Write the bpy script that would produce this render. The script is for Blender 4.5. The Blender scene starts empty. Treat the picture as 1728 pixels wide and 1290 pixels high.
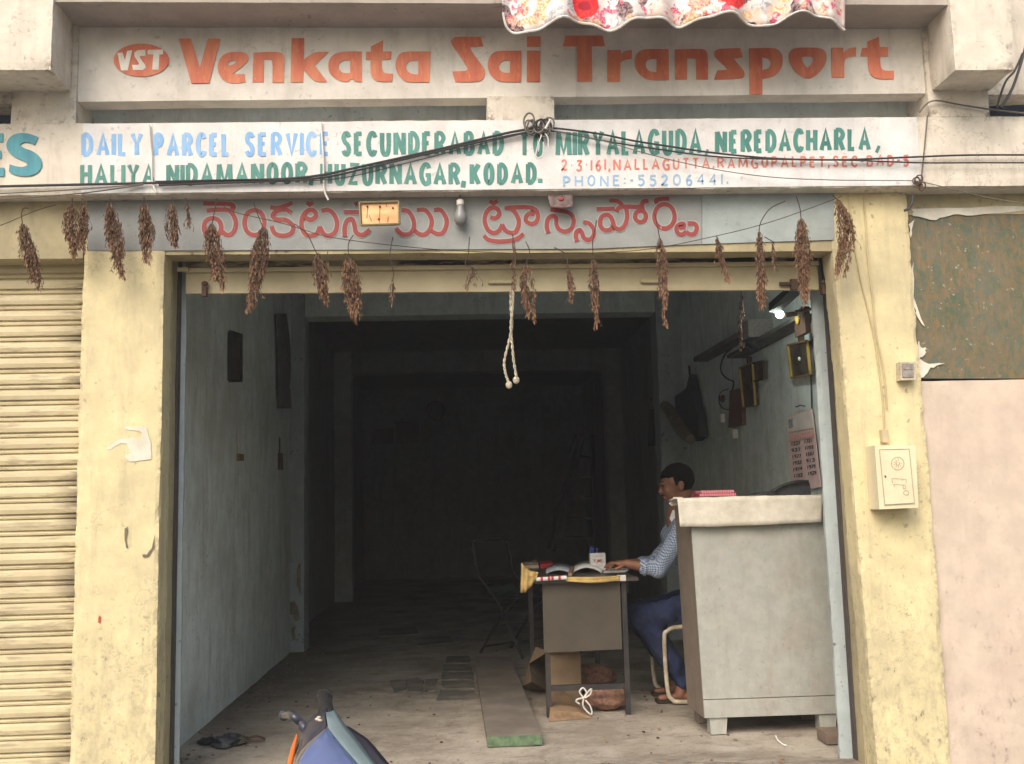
import bpy, bmesh, math, random
from mathutils import Vector, Matrix, noise
from math import sin, cos, pi, radians
random.seed(7)
SC = bpy.context.scene
COL = SC.collection

# ---------------------------------------------------------------- camera, light, exposure
F = 1702.66
R = Matrix(((0.99818897, 0.01797222, -0.05740883),
            (-0.0546788, -0.12680828, -0.99041905),
            (-0.02507995, 0.99176442, -0.12559593)))
CAM = Vector((0, -4.3, 1.12))
cd = bpy.data.cameras.new('camera'); cam = bpy.data.objects.new('camera', cd); COL.objects.link(cam)
cd.sensor_width = 36.0; cd.lens = F / 1728 * 36; cd.clip_end = 600; cd.clip_start = 0.05
cam.matrix_world = Matrix.Translation(CAM) @ R.to_4x4()
SC.camera = cam

SUN_EL, SUN_AZ = radians(45), radians(26)      # azimuth measured from -Y (street side) towards -X
W = bpy.data.worlds.new('World'); SC.world = W; W.use_nodes = True
wn = W.node_tree
sky = wn.nodes.new('ShaderNodeTexSky'); sky.sky_type = 'NISHITA'; sky.sun_disc = False
sky.sun_elevation = SUN_EL; sky.sun_rotation = pi + SUN_AZ
sky.air_density = 1.6; sky.dust_density = 6.0; sky.ozone_density = 1.0
bg = wn.nodes['Background']; bg.inputs['Strength'].default_value = 0.15
wn.links.new(sky.outputs[0], bg.inputs['Color'])
sl = bpy.data.lights.new('sun', 'SUN'); sl.energy = 1.5; sl.angle = radians(45); sl.color = (1, 0.95, 0.90)
so = bpy.data.objects.new('sun', sl); COL.objects.link(so)
sd = Vector((-sin(SUN_AZ) * cos(SUN_EL), -cos(SUN_AZ) * cos(SUN_EL), sin(SUN_EL)))
so.rotation_euler = sd.to_track_quat('Z', 'Y').to_euler()
so.location = (0, -8, 9)
SC.view_settings.view_transform = 'Standard'; SC.view_settings.look = 'None'
SC.view_settings.exposure = 0.45; SC.view_settings.gamma = 1.0
SC.view_settings.use_curve_mapping = False

# ---------------------------------------------------------------- helpers
def ray(x, y): return R @ Vector((x - 864, -(y - 645), -F))
def at(x, y, Y):
    d = ray(x, y); return CAM + d * ((Y - CAM.y) / d.y)
def atz(x, y, Z):
    d = ray(x, y); return CAM + d * ((Z - CAM.z) / d.z)
def atx(x, y, X):
    d = ray(x, y); return CAM + d * ((X - CAM.x) / d.x)

def tag(o, label=None, cat=None, group=None, kind=None):
    if label: o['label'] = label
    if cat: o['category'] = cat
    if group: o['group'] = group
    if kind: o['kind'] = kind
    return o
def thing(name, label, cat, loc=(0, 0, 0), rz=0, group=None):
    o = bpy.data.objects.new(name, None); COL.objects.link(o)
    o.location = loc; o.rotation_euler = (0, 0, rz); o.empty_display_size = .1
    return tag(o, label, cat, group)
def link(name, me, mats, parent=None, world=True, smooth=False):
    """world=True: mesh is in world coordinates, moved into the parent's frame"""
    o = bpy.data.objects.new(name, me); COL.objects.link(o)
    if mats is not None:
        for m in (mats if isinstance(mats, (list, tuple)) else [mats]): me.materials.append(m)
    if smooth:
        for p in me.polygons: p.use_smooth = True
    if parent:
        o.parent = parent
        if world:
            M = Matrix.Identity(4); p = parent
            while p is not None:
                M = Matrix.LocRotScale(p.location, p.rotation_euler, p.scale) @ M; p = p.parent
            me.transform(M.inverted())
    return o
def catmull(pts, n=6, closed=False):
    P = [Vector(p) for p in pts]; out = []; m = len(P)
    for i in range(m if closed else m - 1):
        if closed: a, b, c, d = P[i - 1], P[i], P[(i + 1) % m], P[(i + 2) % m]
        else: a, b, c, d = P[max(i - 1, 0)], P[i], P[i + 1], P[min(i + 2, m - 1)]
        for k in range(n):
            t = k / n
            out.append(.5 * ((2 * b) + (c - a) * t + (2 * a - 5 * b + 4 * c - d) * t * t + (3 * b - a - 3 * c + d) * t ** 3))
    if not closed: out.append(P[-1])
    return out

class MB:
    def __init__(s): s.v = []; s.f = []; s.mi = []
    def add(s, vs, fs, mi=0):
        b = len(s.v); s.v += [tuple(v) for v in vs]; s.f += [tuple(b + i for i in f) for f in fs]; s.mi += [mi] * len(fs); return s
    def box(s, x0, x1, y0, y1, z0, z1, M=None, mi=0):
        vs = [Vector(p) for p in ((x0, y0, z0), (x1, y0, z0), (x1, y1, z0), (x0, y1, z0), (x0, y0, z1), (x1, y0, z1), (x1, y1, z1), (x0, y1, z1))]
        if M is not None: vs = [M @ v for v in vs]
        return s.add(vs, [(0, 3, 2, 1), (4, 5, 6, 7), (0, 1, 5, 4), (1, 2, 6, 5), (2, 3, 7, 6), (3, 0, 4, 7)], mi)
    def hexa(s, p, mi=0): return s.add(p, [(0, 3, 2, 1), (4, 5, 6, 7), (0, 1, 5, 4), (1, 2, 6, 5), (2, 3, 7, 6), (3, 0, 4, 7)], mi)
    def plate(s, pts, n, t, mi=0):
        """polygon (world points) extruded by t along n"""
        P = [Vector(p) for p in pts]; n = Vector(n) * t; k = len(P)
        # front faces away from n
        nv = Vector((0, 0, 0))
        for i in range(k): nv += (P[i] - P[0]).cross(P[(i + 1) % k] - P[0])
        if nv.dot(n) > 0: P.reverse()
        vs = P + [p + n for p in P]
        fs = [tuple(range(k)), tuple(reversed(range(k, 2 * k)))] + [((i + 1) % k, i, i + k, (i + 1) % k + k) for i in range(k)]
        return s.add(vs, fs, mi)
    def tube(s, pts, r, n=8, cap=True, closed=False, mi=0):
        P = [Vector(p) for p in pts]; m = len(P); b = len(s.v); up = None
        rr = r if isinstance(r, (list, tuple)) else [r] * m
        for i in range(m):
            if closed: t = P[(i + 1) % m] - P[i - 1]
            else: t = P[min(i + 1, m - 1)] - P[max(i - 1, 0)]
            if t.length < 1e-9: t = Vector((0, 0, 1))
            t.normalize()
            if up is None: up = t.orthogonal().normalized()
            up = (up - t * up.dot(t))
            up = up.normalized() if up.length > 1e-6 else t.orthogonal().normalized()
            w = t.cross(up)
            for k in range(n):
                a = 2 * pi * k / n; s.v.append(tuple(P[i] + (up * cos(a) + w * sin(a)) * rr[i]))
        for i in range(m if closed else m - 1):
            j = (i + 1) % m
            for k in range(n):
                s.f.append((b + i * n + k, b + i * n + (k + 1) % n, b + j * n + (k + 1) % n, b + j * n + k)); s.mi.append(mi)
        if cap and not closed:
            s.f.append(tuple(b + k for k in reversed(range(n)))); s.mi.append(mi)
            s.f.append(tuple(b + (m - 1) * n + k for k in range(n))); s.mi.append(mi)
        return s
    def lathe(s, prof, c=(0, 0, 0), axis='Z', n=20, mi=0, M=None):
        b = len(s.v); c = Vector(c)
        for r_, h in prof:
            for k in range(n):
                a = 2 * pi * k / n
                v = Vector((r_ * cos(a), r_ * sin(a), h))
                if axis == 'Y': v = Vector((v.x, v.z, -v.y))
                if axis == 'X': v = Vector((v.z, v.x, v.y))
                if M is not None: v = M @ v
                s.v.append(tuple(c + v))
        for i in range(len(prof) - 1):
            for k in range(n):
                s.f.append((b + i * n + k, b + i * n + (k + 1) % n, b + (i + 1) * n + (k + 1) % n, b + (i + 1) * n + k)); s.mi.append(mi)
        s.f.append(tuple(b + k for k in reversed(range(n)))); s.mi.append(mi)
        s.f.append(tuple(b + (len(prof) - 1) * n + k for k in range(n))); s.mi.append(mi)
        return s
    def ball(s, c, r, seg=12, rings=8, mi=0):
        r = r if isinstance(r, (tuple, list)) else (r, r, r); b = len(s.v)
        for i in range(1, rings):
            t = pi * i / rings
            for k in range(seg):
                a = 2 * pi * k / seg
                s.v.append((c[0] + r[0] * sin(t) * cos(a), c[1] + r[1] * sin(t) * sin(a), c[2] + r[2] * cos(t)))
        top = len(s.v); s.v.append((c[0], c[1], c[2] + r[2])); s.v.append((c[0], c[1], c[2] - r[2]))
        for i in range(rings - 2):
            for k in range(seg):
                s.f.append((b + i * seg + k, b + (i + 1) * seg + k, b + (i + 1) * seg + (k + 1) % seg, b + i * seg + (k + 1) % seg)); s.mi.append(mi)
        for k in range(seg):
            s.f.append((top, b + k, b + (k + 1) % seg)); s.mi.append(mi)
            q = b + (rings - 2) * seg; s.f.append((top + 1, q + (k + 1) % seg, q + k)); s.mi.append(mi)
        return s
    def mesh(s, name='mesh'):
        me = bpy.data.meshes.new(name); me.from_pydata(s.v, [], s.f); me.update()
        if any(s.mi): me.polygons.foreach_set('material_index', s.mi)
        return me
    def build(s, name, mats, parent=None, smooth=False, world=True):
        return link(name, s.mesh(name), mats, parent, world, smooth)

def fbm(p, o=3):
    a = 0; w = 1
    for i in range(o): a += noise.noise(p) * w; p = p * 2.1; w *= .5
    return a
def rough(x0, x1, y0, y1, z0, z1, step=.03, amp=.002, chip=.006, skip=()):
    """plastered block: gridded, uneven faces and worn edges; z0/z1 may be (left, right)"""
    zl0, zr0 = z0 if isinstance(z0, tuple) else (z0, z0)
    zl1, zr1 = z1 if isinstance(z1, tuple) else (z1, z1)
    nx = max(1, min(290, round((x1 - x0) / step))); ny = max(1, min(60, round((y1 - y0) / step)))
    nz = max(1, min(160, round((max(zl1, zr1) - min(zl0, zr0)) / step)))
    idx = {}; vs = []; fs = []
    def V(i, j, k):
        key = (i, j, k)
        if key in idx: return idx[key]
        u = i / nx; x = x0 + (x1 - x0) * u; y = y0 + (y1 - y0) * j / ny
        a = zl0 + (zr0 - zl0) * u; b = zl1 + (zr1 - zl1) * u; z = a + (b - a) * k / nz
        p = Vector((x, y, z)); q = p.copy()
        ex = -1 if i == 0 else (1 if i == nx else 0); ey = -1 if j == 0 else (1 if j == ny else 0); ez = -1 if k == 0 else (1 if k == nz else 0)
        d = amp * fbm(p * 3.1 + Vector((7, 3, 1)))
        q += Vector((ex, ey, ez)) * d
        if abs(ex) + abs(ey) + abs(ez) >= 2:
            c = chip * (.35 + max(0, fbm(p * 11) + .1) * 1.6 + (max(0, noise.noise(p * 4.3) - .3) * 3))
            q -= Vector((ex, ey, ez)) * c * (.7)
        idx[key] = len(vs); vs.append(q); return idx[key]
    def grid(n1, n2, fn, flip, nm):
        if nm in skip: return
        for a in range(n1):
            for b in range(n2):
                f = (fn(a, b), fn(a + 1, b), fn(a + 1, b + 1), fn(a, b + 1)); fs.append(f[::-1] if flip else f)
    grid(nx, nz, lambda a, b: V(a, 0, b), False, 'front'); grid(nx, nz, lambda a, b: V(a, ny, b), True, 'back')
    grid(ny, nz, lambda a, b: V(0, a, b), True, 'left'); grid(ny, nz, lambda a, b: V(nx, a, b), False, 'right')
    grid(nx, ny, lambda a, b: V(a, b, 0), True, 'bottom'); grid(nx, ny, lambda a, b: V(a, b, nz), False, 'top')
    return MB().add(vs, fs)

# ---------------------------------------------------------------- materials
class NG:
    def __init__(s, name):
        s.m = bpy.data.materials.new(name); s.m.use_nodes = True; s.t = s.m.node_tree
        s.b = s.t.nodes['Principled BSDF']; s.oc = None
    def n(s, typ, ins=None, out=0, **kw):
        nd = s.t.nodes.new('ShaderNode' + typ)
        for k, v in kw.items(): setattr(nd, k, v)
        for k, v in (ins or {}).items():
            if hasattr(v, 'is_linked') or isinstance(v, bpy.types.NodeSocket): s.t.links.new(v, nd.inputs[k])
            else: nd.inputs[k].default_value = v
        return nd.outputs[out]
    def co(s, sc=(1, 1, 1), loc=(0, 0, 0), rot=(0, 0, 0)):
        if s.oc is None: s.oc = s.n('NewGeometry', out=0) if s.world else s.n('TexCoord', out=3)
        return s.n('Mapping', {'Vector': s.oc, 'Scale': sc, 'Location': loc, 'Rotation': rot})
    world = True
    def noise(s, scale, det=4, rough=.6, sc=(1, 1, 1), dist=0, loc=(0, 0, 0)):
        return s.n('TexNoise', {'Vector': s.co(sc, loc), 'Scale': scale, 'Detail': det, 'Roughness': rough, 'Distortion': dist})
    def ramp(s, f, a, b, c0=0., c1=1.):
        return s.n('MapRange', {'Value': f, 'From Min': a, 'From Max': b, 'To Min': c0, 'To Max': c1})
    def mix(s, f, a, b, mode='MIX'):
        nd = s.t.nodes.new('ShaderNodeMix'); nd.data_type = 'RGBA'; nd.blend_type = mode
        for k, v in ((0, f), (6, a), (7, b)):
            if isinstance(v, bpy.types.NodeSocket): s.t.links.new(v, nd.inputs[k])
            else: nd.inputs[k].default_value = v if k == 0 else (*v[:3], 1)
        return nd.outputs[2]
    def math(s, op, a, b=0.):
        return s.n('Math', {0: a, 1: b}, operation=op)
    def set(s, color=None, rough=None, bump=None, bd=.005, bs=.6, **kw):
        for k, v in (('Base Color', color), ('Roughness', rough)):
            if v is None: continue
            if isinstance(v, bpy.types.NodeSocket): s.t.links.new(v, s.b.inputs[k])
            else: s.b.inputs[k].default_value = v if k == 'Roughness' else (*v[:3], 1)
        if bump is not None:
            bn = s.n('Bump', {'Height': bump, 'Distance': bd, 'Strength': bs}); s.t.links.new(bn, s.b.inputs['Normal'])
        for k, v in kw.items():
            k = k.replace('_', ' ')
            if isinstance(v, bpy.types.NodeSocket): s.t.links.new(v, s.b.inputs[k])
            else: s.b.inputs[k].default_value = v
        return s.m

def mul(c, k): return tuple(x * k for x in c)
def plaster(name, base, dirt=(.35, .33, .28), stain=.35, streak=.25, speck=.5, scale=1., bump=.5, chips=None, rgh=.85, lo=.62, edge=None, cracks=0, base_grime=0):
    g = NG(name)
    n1 = g.noise(1.3 * scale, 6, .65); n2 = g.noise(9 * scale, 5, .6); n3 = g.noise(2.6 * scale, 6, .75, (3.5, 3.5, .6), dist=.4)
    n4 = g.noise(38 * scale, 3, .5); n5 = g.noise(2.6 * scale, 7, .72, loc=(5, 1, 9))
    c = g.mix(g.ramp(n2, .38, .62), mul(base, .90), mul(base, 1.05))
    c = g.mix(g.math('MULTIPLY', g.ramp(n1, .47, .64), stain), c, dirt)
    c = g.mix(g.math('MULTIPLY', g.ramp(n3, .50, .68), streak), c, mul(dirt, .8))
    c = g.mix(g.math('MULTIPLY', g.math('MULTIPLY', g.ramp(n4, .62, .68), g.ramp(n5, .45, .6)), speck), c, mul(dirt, .45))
    if chips:
        n6 = g.noise(5.5 * scale, 6, .75, loc=(3, 8, 2))
        c = g.mix(g.ramp(n6, lo, lo + .02), c, chips)
    h = g.math('ADD', n2, g.math('MULTIPLY', n4, .35))
    if cracks:
        wv = g.n('TexNoise', {'Vector': g.co(), 'Scale': 7., 'Detail': 5., 'Roughness': .7}, out=1)
        cv = g.n('VectorMath', {0: g.co((1, 1, .55)), 1: g.n('VectorMath', {0: wv, 3: .45}, operation='SCALE')}, operation='ADD')
        vo = g.n('TexVoronoi', {'Vector': cv, 'Scale': 2.1}, feature='DISTANCE_TO_EDGE')
        cm = g.math('MULTIPLY', g.ramp(vo, .007, .001), g.ramp(g.noise(2.3, 4, .6, loc=(9, 9, 1)), .50, .56))
        c = g.mix(g.math('MULTIPLY', cm, cracks), c, mul(dirt, .45))
    if base_grime:
        Z = g.n('SeparateXYZ', {0: g.oc}, out=2); n7 = g.noise(6, 7, .8, (1.4, 1.4, .8), loc=(3, 6, 3)); n8 = g.noise(30, 5, .7, (1, 1, .7), loc=(1, 4, 8))
        hgt = g.ramp(g.math('ADD', Z, g.math('MULTIPLY', g.math('SUBTRACT', n7, .5), 1.6)), 1.0, -.1)
        c = g.mix(g.math('MULTIPLY', g.math('MULTIPLY', hgt, g.ramp(n8, .48, .62)), base_grime), c, mul(dirt, .8))
        c = g.mix(g.math('MULTIPLY', g.math('MULTIPLY', g.ramp(Z, 1.5, .3), g.math('MULTIPLY', g.ramp(n8, .61, .65), g.ramp(n7, .46, .54))), base_grime * 1.2), c, mul(dirt, .35))
    if edge:
        pt = g.n('NewGeometry', out='Pointiness')
        em = g.math('MULTIPLY', g.ramp(pt, .53, .60), g.ramp(g.noise(23, 5, .7, loc=(2, 2, 2)), .50, .58))
        c = g.mix(g.math('MULTIPLY', em, .85), c, edge)
    return g.set(c, rgh, h, .006, bump)
def simple(name, col, rgh=.6, metal=0., var=.12, scale=12, bump=.15, dirt=None, world=True, **kw):
    g = NG(name); g.world = world
    n = g.noise(scale, 5, .6); c = g.mix(g.ramp(n, .38, .62), mul(col, 1 - var), mul(col, 1 + var))
    if dirt: c = g.mix(g.math('MULTIPLY', g.ramp(g.noise(scale * .35, 6, .7, loc=(2, 5, 1)), .45, .7), .75), c, dirt)
    return g.set(c, rgh, n, .002, bump, Metallic=metal, **kw)

M = {}
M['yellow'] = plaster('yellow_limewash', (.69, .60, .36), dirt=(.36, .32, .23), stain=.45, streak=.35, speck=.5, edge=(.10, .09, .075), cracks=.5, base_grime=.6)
M['yellow_side'] = plaster('yellow_shaded_side', (.42, .36, .22), dirt=(.28, .24, .17), stain=.4, streak=.4, speck=.9)  # darker copy of the yellow limewash, shade put into the colour
M['dullyellow'] = plaster('shaded_yellow_lintel', (.40, .35, .22), dirt=(.24, .21, .15), stain=.5, streak=.4, speck=.6)  # yellow darkened to paint the shade under the sign band, plus stains
M['cream'] = plaster('cream_plaster', (.68, .63, .55), dirt=(.42, .36, .30), stain=.35, streak=.35, speck=.5, edge=(.25, .21, .17), cracks=.5)
M['white'] = plaster('white_painted_plaster', (.70, .70, .71), dirt=(.50, .46, .43), stain=.25, streak=.3, speck=.4, cracks=.3)
M['fascia'] = plaster('offwhite_painted_fascia', (.72, .69, .64), dirt=(.40, .36, .33), stain=.35, streak=.3, speck=.3, cracks=.4)
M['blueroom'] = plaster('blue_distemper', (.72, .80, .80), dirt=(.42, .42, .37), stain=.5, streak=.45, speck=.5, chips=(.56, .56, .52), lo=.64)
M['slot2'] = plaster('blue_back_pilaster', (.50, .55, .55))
M['backroom'] = plaster('shaded_back_room_distemper', (.36, .39, .41), dirt=(.24, .24, .24), stain=.5, streak=.4)  # darker than the front walls, the deep bay's gloom painted in
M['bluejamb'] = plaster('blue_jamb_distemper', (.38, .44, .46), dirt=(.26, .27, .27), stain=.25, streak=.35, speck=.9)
M['telugu'] = plaster('grey_blue_board_paint', (.28, .298, .30), dirt=(.23, .22, .20), stain=.35, streak=.2, speck=.3)  # board tone lowered to carry the shade under the sign band
M['telugu2'] = plaster('pale_blue_board_paint', (.33, .38, .385), dirt=(.28, .28, .25), stain=.3, streak=.2, speck=.3)
M['pink'] = plaster('pink_plaster', (.60, .505, .42), dirt=(.52, .40, .335), stain=.3, streak=.25, cracks=.4, base_grime=.4, speck=.1, bump=.15)
M['slotdark'] = plaster('slate_blue_wall', (.14, .17, .23), stain=.1)
M['soffit'] = plaster('soffit_plaster', (.40, .355, .325), dirt=(.35, .3, .27))
M['ceiling'] = plaster('ceiling_distemper', (.28, .30, .31))  # darkened like the back bay, lack of light put into the colour
def mat_floor():
    g = NG('trodden_cement')
    a = g.noise(1.7, 7, .68); b = g.noise(14, 5, .65); c_ = g.noise(60, 3, .6); d = g.noise(1.3, 7, .75, loc=(4, 2, 0), dist=.6); e = g.noise(5, 7, .8, (1, 2.2, 1), loc=(1, 9, 0), dist=.8)
    X = g.n('SeparateXYZ', {0: g.oc}, out=0); Y = g.n('SeparateXYZ', {0: g.oc}, out=1)
    c = g.mix(g.ramp(a, .40, .60), (.265, .23, .185), (.42, .38, .325))
    c = g.mix(g.math('MULTIPLY', g.ramp(d, .48, .60), .55), c, (.105, .082, .062))
    c = g.mix(g.math('MULTIPLY', g.ramp(b, .5, .65), .35), c, (.36, .32, .27))
    c = g.mix(g.math('MULTIPLY', g.ramp(e, .54, .64), .55), c, (.085, .07, .058))
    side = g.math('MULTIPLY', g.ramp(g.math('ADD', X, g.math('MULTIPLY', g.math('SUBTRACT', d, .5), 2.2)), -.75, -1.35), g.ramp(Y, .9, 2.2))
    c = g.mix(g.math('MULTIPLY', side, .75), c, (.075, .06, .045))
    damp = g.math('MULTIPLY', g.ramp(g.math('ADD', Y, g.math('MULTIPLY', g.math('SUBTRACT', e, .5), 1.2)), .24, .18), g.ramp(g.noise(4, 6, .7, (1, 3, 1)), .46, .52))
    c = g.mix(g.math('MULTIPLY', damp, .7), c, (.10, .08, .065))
    c = g.mix(g.math('MULTIPLY', g.ramp(c_, .62, .68), .6), c, (.07, .055, .045))
    return g.set(c, .9, g.math('ADD', a, g.math('MULTIPLY', b, .4)), .02, .6)
M['floor'] = mat_floor()
M['street'] = plaster('dusty_asphalt', (.13, .12, .105), dirt=(.09, .08, .07), scale=.7)
M['tile'] = plaster('grey_slate_tile', (.115, .115, .10), dirt=(.24, .20, .16), stain=.9, speck=.6, scale=3)
def mat_slat():
    g = NG('cream_enamel_slat')
    n1 = g.noise(2.2, 6, .7, (.5, 1, 5)); n2 = g.noise(7, 5, .7); n3 = g.noise(40, 3, .6, (.15, 1, 1))
    gr = g.n('SeparateXYZ', {0: g.oc}, out=0)
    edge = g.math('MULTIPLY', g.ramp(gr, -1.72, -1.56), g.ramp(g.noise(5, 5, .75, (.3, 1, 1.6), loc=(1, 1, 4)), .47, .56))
    c = g.mix(g.ramp(n2, .3, .7), (.50, .435, .27), (.63, .55, .355))
    c = g.mix(g.math('MULTIPLY', g.ramp(n1, .48, .75), .55), c, (.36, .27, .16))
    c = g.mix(g.math('MULTIPLY', g.ramp(n3, .56, .66), .5), c, (.20, .15, .10))
    oi = g.n('ObjectInfo', out='Random'); c = g.mix(g.math('MULTIPLY', oi, .22), c, (.34, .29, .19))
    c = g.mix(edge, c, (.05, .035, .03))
    return g.set(c, .5, n2, .002, .2)
M['slat'] = mat_slat()
M['rail'] = simple('cream_rail_paint', (.50, .44, .285), .5, var=.1, scale=5, dirt=(.40, .32, .2))
M['darkgap'] = simple('grimy_steel', (.06, .05, .045), .7)
M['rust'] = simple('rusty_brown_metal', (.10, .055, .035), .8, dirt=(.05, .03, .025))
def mat_letter(name, col, col2, wear=.5):
    g = NG(name)
    n1 = g.noise(5, 5, .7, (3, 1, .5)); n2 = g.noise(22, 5, .7, (2, 1, .6)); n3 = g.noise(90, 3, .6)
    c = g.mix(g.ramp(n1, .35, .68), col, col2); c = g.mix(g.math('MULTIPLY', g.ramp(n2, .56, .78), wear), c, mul(col2, 1.5))
    c = g.mix(g.math('MULTIPLY', g.ramp(n3, .68, .74), .5), c, (.7, .6, .5))
    return g.set(c, .6)
M['orange'] = mat_letter('orange_red_sign_paint', (.56, .125, .07), (.72, .25, .13), .6)
M['green'] = mat_letter('green_sign_paint', (.035, .17, .15), (.09, .28, .25), .6)
M['skyblue'] = mat_letter('sky_blue_sign_paint', (.14, .34, .66), (.28, .48, .74), .3)
M['paleblue'] = mat_letter('pale_blue_sign_paint', (.20, .38, .62), (.33, .50, .70), .2)
M['palered'] = mat_letter('thin_red_sign_paint', (.58, .15, .11), (.68, .25, .19), .2)
M['bluegreen'] = mat_letter('teal_sign_paint', (.035, .22, .30), (.08, .34, .40), .3)
M['telred'] = mat_letter('dull_red_sign_paint', (.23, .028, .028), (.30, .045, .04), .15)
M['halo'] = mat_letter('faded_outline_paint', (.34, .37, .37), (.38, .38, .37), .1)
M['signwhite'] = simple('white_sign_paint', (.78, .74, .68), .7)
M['black'] = simple('black_rubber', (.015, .015, .017), .55)
M['cable'] = simple('black_cable', (.03, .03, .033), .6)
M['greycable'] = simple('weathered_cable', (.14, .125, .11), .7)
M['strap'] = simple('grey_white_strap', (.62, .60, .57), .6)
M['stem'] = simple('dry_stem', (.055, .035, .025), .9)
def mat_dry():
    g = NG('dried_seed_heads'); g.world = False
    r = g.n('NewGeometry', out='Random Per Island'); oi = g.n('ObjectInfo', out='Random')
    z = g.n('SeparateXYZ', {0: g.n('TexCoord', out=0)}, out=2)
    c = g.mix(r, (.055, .033, .023), (.19, .10, .06)); c = g.mix(g.math('MULTIPLY', oi, .5), c, (.19, .105, .055)); 
    c = g.mix(g.math('MULTIPLY', g.ramp(z, .6, 0), .75), c, g.mix(r, (.15, .07, .04), (.38, .21, .115)))
    return g.set(c, .8)
M['dry'] = mat_dry()
M['rope'] = simple('jute_rope', (.42, .38, .30), .9, scale=80, var=.3)
M['bulb'] = simple('frosted_glass_bulb', (.20, .205, .205), .35, var=.03)
M['brass'] = None
def mat_plaque():
    g = NG('gilded_tin_plate')
    n = g.noise(18, 5, .6); n2 = g.noise(7, 4, .6, (1, 1, 3))
    c = g.mix(g.ramp(n2, .4, .65), (.55, .29, .13), (.72, .46, .24)); c = g.mix(g.ramp(n, .62, .70), c, (.42, .22, .12))
    return g.set(c, .55, n, .003, .3, Metallic=.35)
M['plaque'] = mat_plaque()
M['plaqueframe'] = simple('dull_brass_frame', (.20, .16, .08), .5, .4)
M['counter'] = plaster('grey_laminate', (.37, .38, .355), dirt=(.29, .24, .19), stain=.5, streak=.3, speck=.3, scale=1.6, bump=.1, rgh=.55)
M['counterside'] = plaster('brown_plywood_side', (.20, .16, .13), dirt=(.12, .09, .07), bump=.2)
M['cloth'] = plaster('grubby_white_cloth', (.64, .61, .53), dirt=(.46, .41, .30), stain=.35, streak=.1, speck=.2, scale=3, bump=.3)
M['steel'] = simple('dark_painted_steel', (.035, .035, .04), .45, .3, dirt=(.09, .07, .06))
M['hardboard'] = simple('brown_hardboard', (.064, .059, .046), .7, var=.15, scale=6, dirt=(.09, .065, .05))
M['desktop'] = simple('dark_desk_sheet', (.06, .055, .05), .35)
M['paper'] = simple('white_paper', (.68, .67, .66), .8, var=.08, scale=40)
M['greypaper'] = simple('printed_grey_paper', (.36, .38, .44), .8, var=.3, scale=60)
M['yellowcloth'] = simple('mustard_cloth', (.52, .38, .14), .9, var=.2, scale=20, dirt=(.33, .2, .08))
M['redbox'] = simple('red_card', (.45, .03, .03), .5)
M['card'] = simple('brown_cardboard', (.22, .16, .10), .85, var=.15, scale=9, dirt=(.18, .12, .07))
M['sack'] = simple('pink_net_sack', (.26, .135, .105), .85, var=.35, scale=45, bump=.8, dirt=(.30, .19, .09))
M['plank'] = simple('grey_weathered_plank', (.19, .165, .14), .8, var=.2, scale=5, dirt=(.11, .09, .075))
M['plankgreen'] = simple('green_painted_end', (.10, .16, .09), .8, var=.3, scale=25)
M['creamtube'] = simple('cream_enamelled_tube', (.58, .52, .40), .35, dirt=(.2, .15, .1), scale=30)
M['seatpad'] = simple('black_vinyl', (.02, .02, .022), .45)
M['greencloth'] = simple('dark_green_cloth', (.035, .06, .05), .9)
def mat_skin():
    g = NG('brown_skin'); n = g.noise(60, 4, .6); n2 = g.noise(14, 3, .5)
    c = g.mix(g.ramp(n2, .3, .7), (.20, .085, .048), (.28, .13, .078))
    return g.set(c, .5, n, .0006, .3)
M['skin'] = mat_skin()
M['hair'] = simple('black_hair', (.004, .0035, .0035), .9, scale=200, bump=.6, Specular_IOR_Level=.08)
def mat_shirt():
    g = NG('blue_white_gingham')
    v = g.co()
    s = g.n('SeparateXYZ', {0: v}, out=0); y = g.n('SeparateXYZ', {0: v}, out=1); z = g.n('SeparateXYZ', {0: v}, out=2)
    per = 2 * pi / .0125
    a = g.ramp(g.math('SINE', g.math('MULTIPLY', g.math('ADD', s, g.math('MULTIPLY', y, .6)), per)), -.25, .25)
    b = g.ramp(g.math('SINE', g.math('MULTIPLY', g.math('SUBTRACT', z, g.math('MULTIPLY', y, .5)), per)), -.25, .25)
    f = g.math('MULTIPLY', g.math('ADD', a, b), .5)
    c = g.mix(f, (.07, .13, .27), (.46, .52, .62))
    return g.set(c, .85, g.noise(30, 4), .004, .4)
M['shirt'] = mat_shirt()
M['denim'] = simple('blue_denim', (.016, .026, .075), .9, var=.35, scale=14, bump=.5)
M['leather'] = simple('dark_sandal_leather', (.03, .02, .016), .6)
M['frameyellow'] = simple('gold_yellow_frame', (.48, .30, .06), .5)
M['goldbrown'] = simple('worn_gold_brown_frame', (.26, .15, .05), .55)
M['framewood'] = simple('dark_brown_wood', (.075, .035, .022), .6, dirt=(.04, .02, .015))
M['picture'] = simple('dim_framed_print', (.075, .06, .05), .35, var=.5, scale=18)
M['shelf'] = simple('dusty_dark_shelf', (.10, .09, .08), .9, var=.3)
M['board'] = simple('maroon_switchboard', (.17, .065, .05), .6, dirt=(.09, .05, .04))
M['calpink'] = simple('pink_calendar_paper', (.80, .60, .60), .8, var=.06)
M['calwhite'] = simple('pale_calendar_paper', (.80, .72, .70), .8, var=.08)
M['calred'] = simple('red_calendar_print', (.76, .42, .42), .8, var=.3, scale=90)
M['ink'] = simple('black_ink', (.06, .05, .05), .8)
M['redink'] = simple('red_ink', (.45, .05, .04), .8)
M['bagblack'] = simple('black_nylon_bag', (.035, .038, .048), .55, var=.3)
M['khaki'] = simple('khaki_canvas', (.20, .155, .11), .9, var=.2, scale=20, dirt=(.12, .09, .06))
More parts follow.
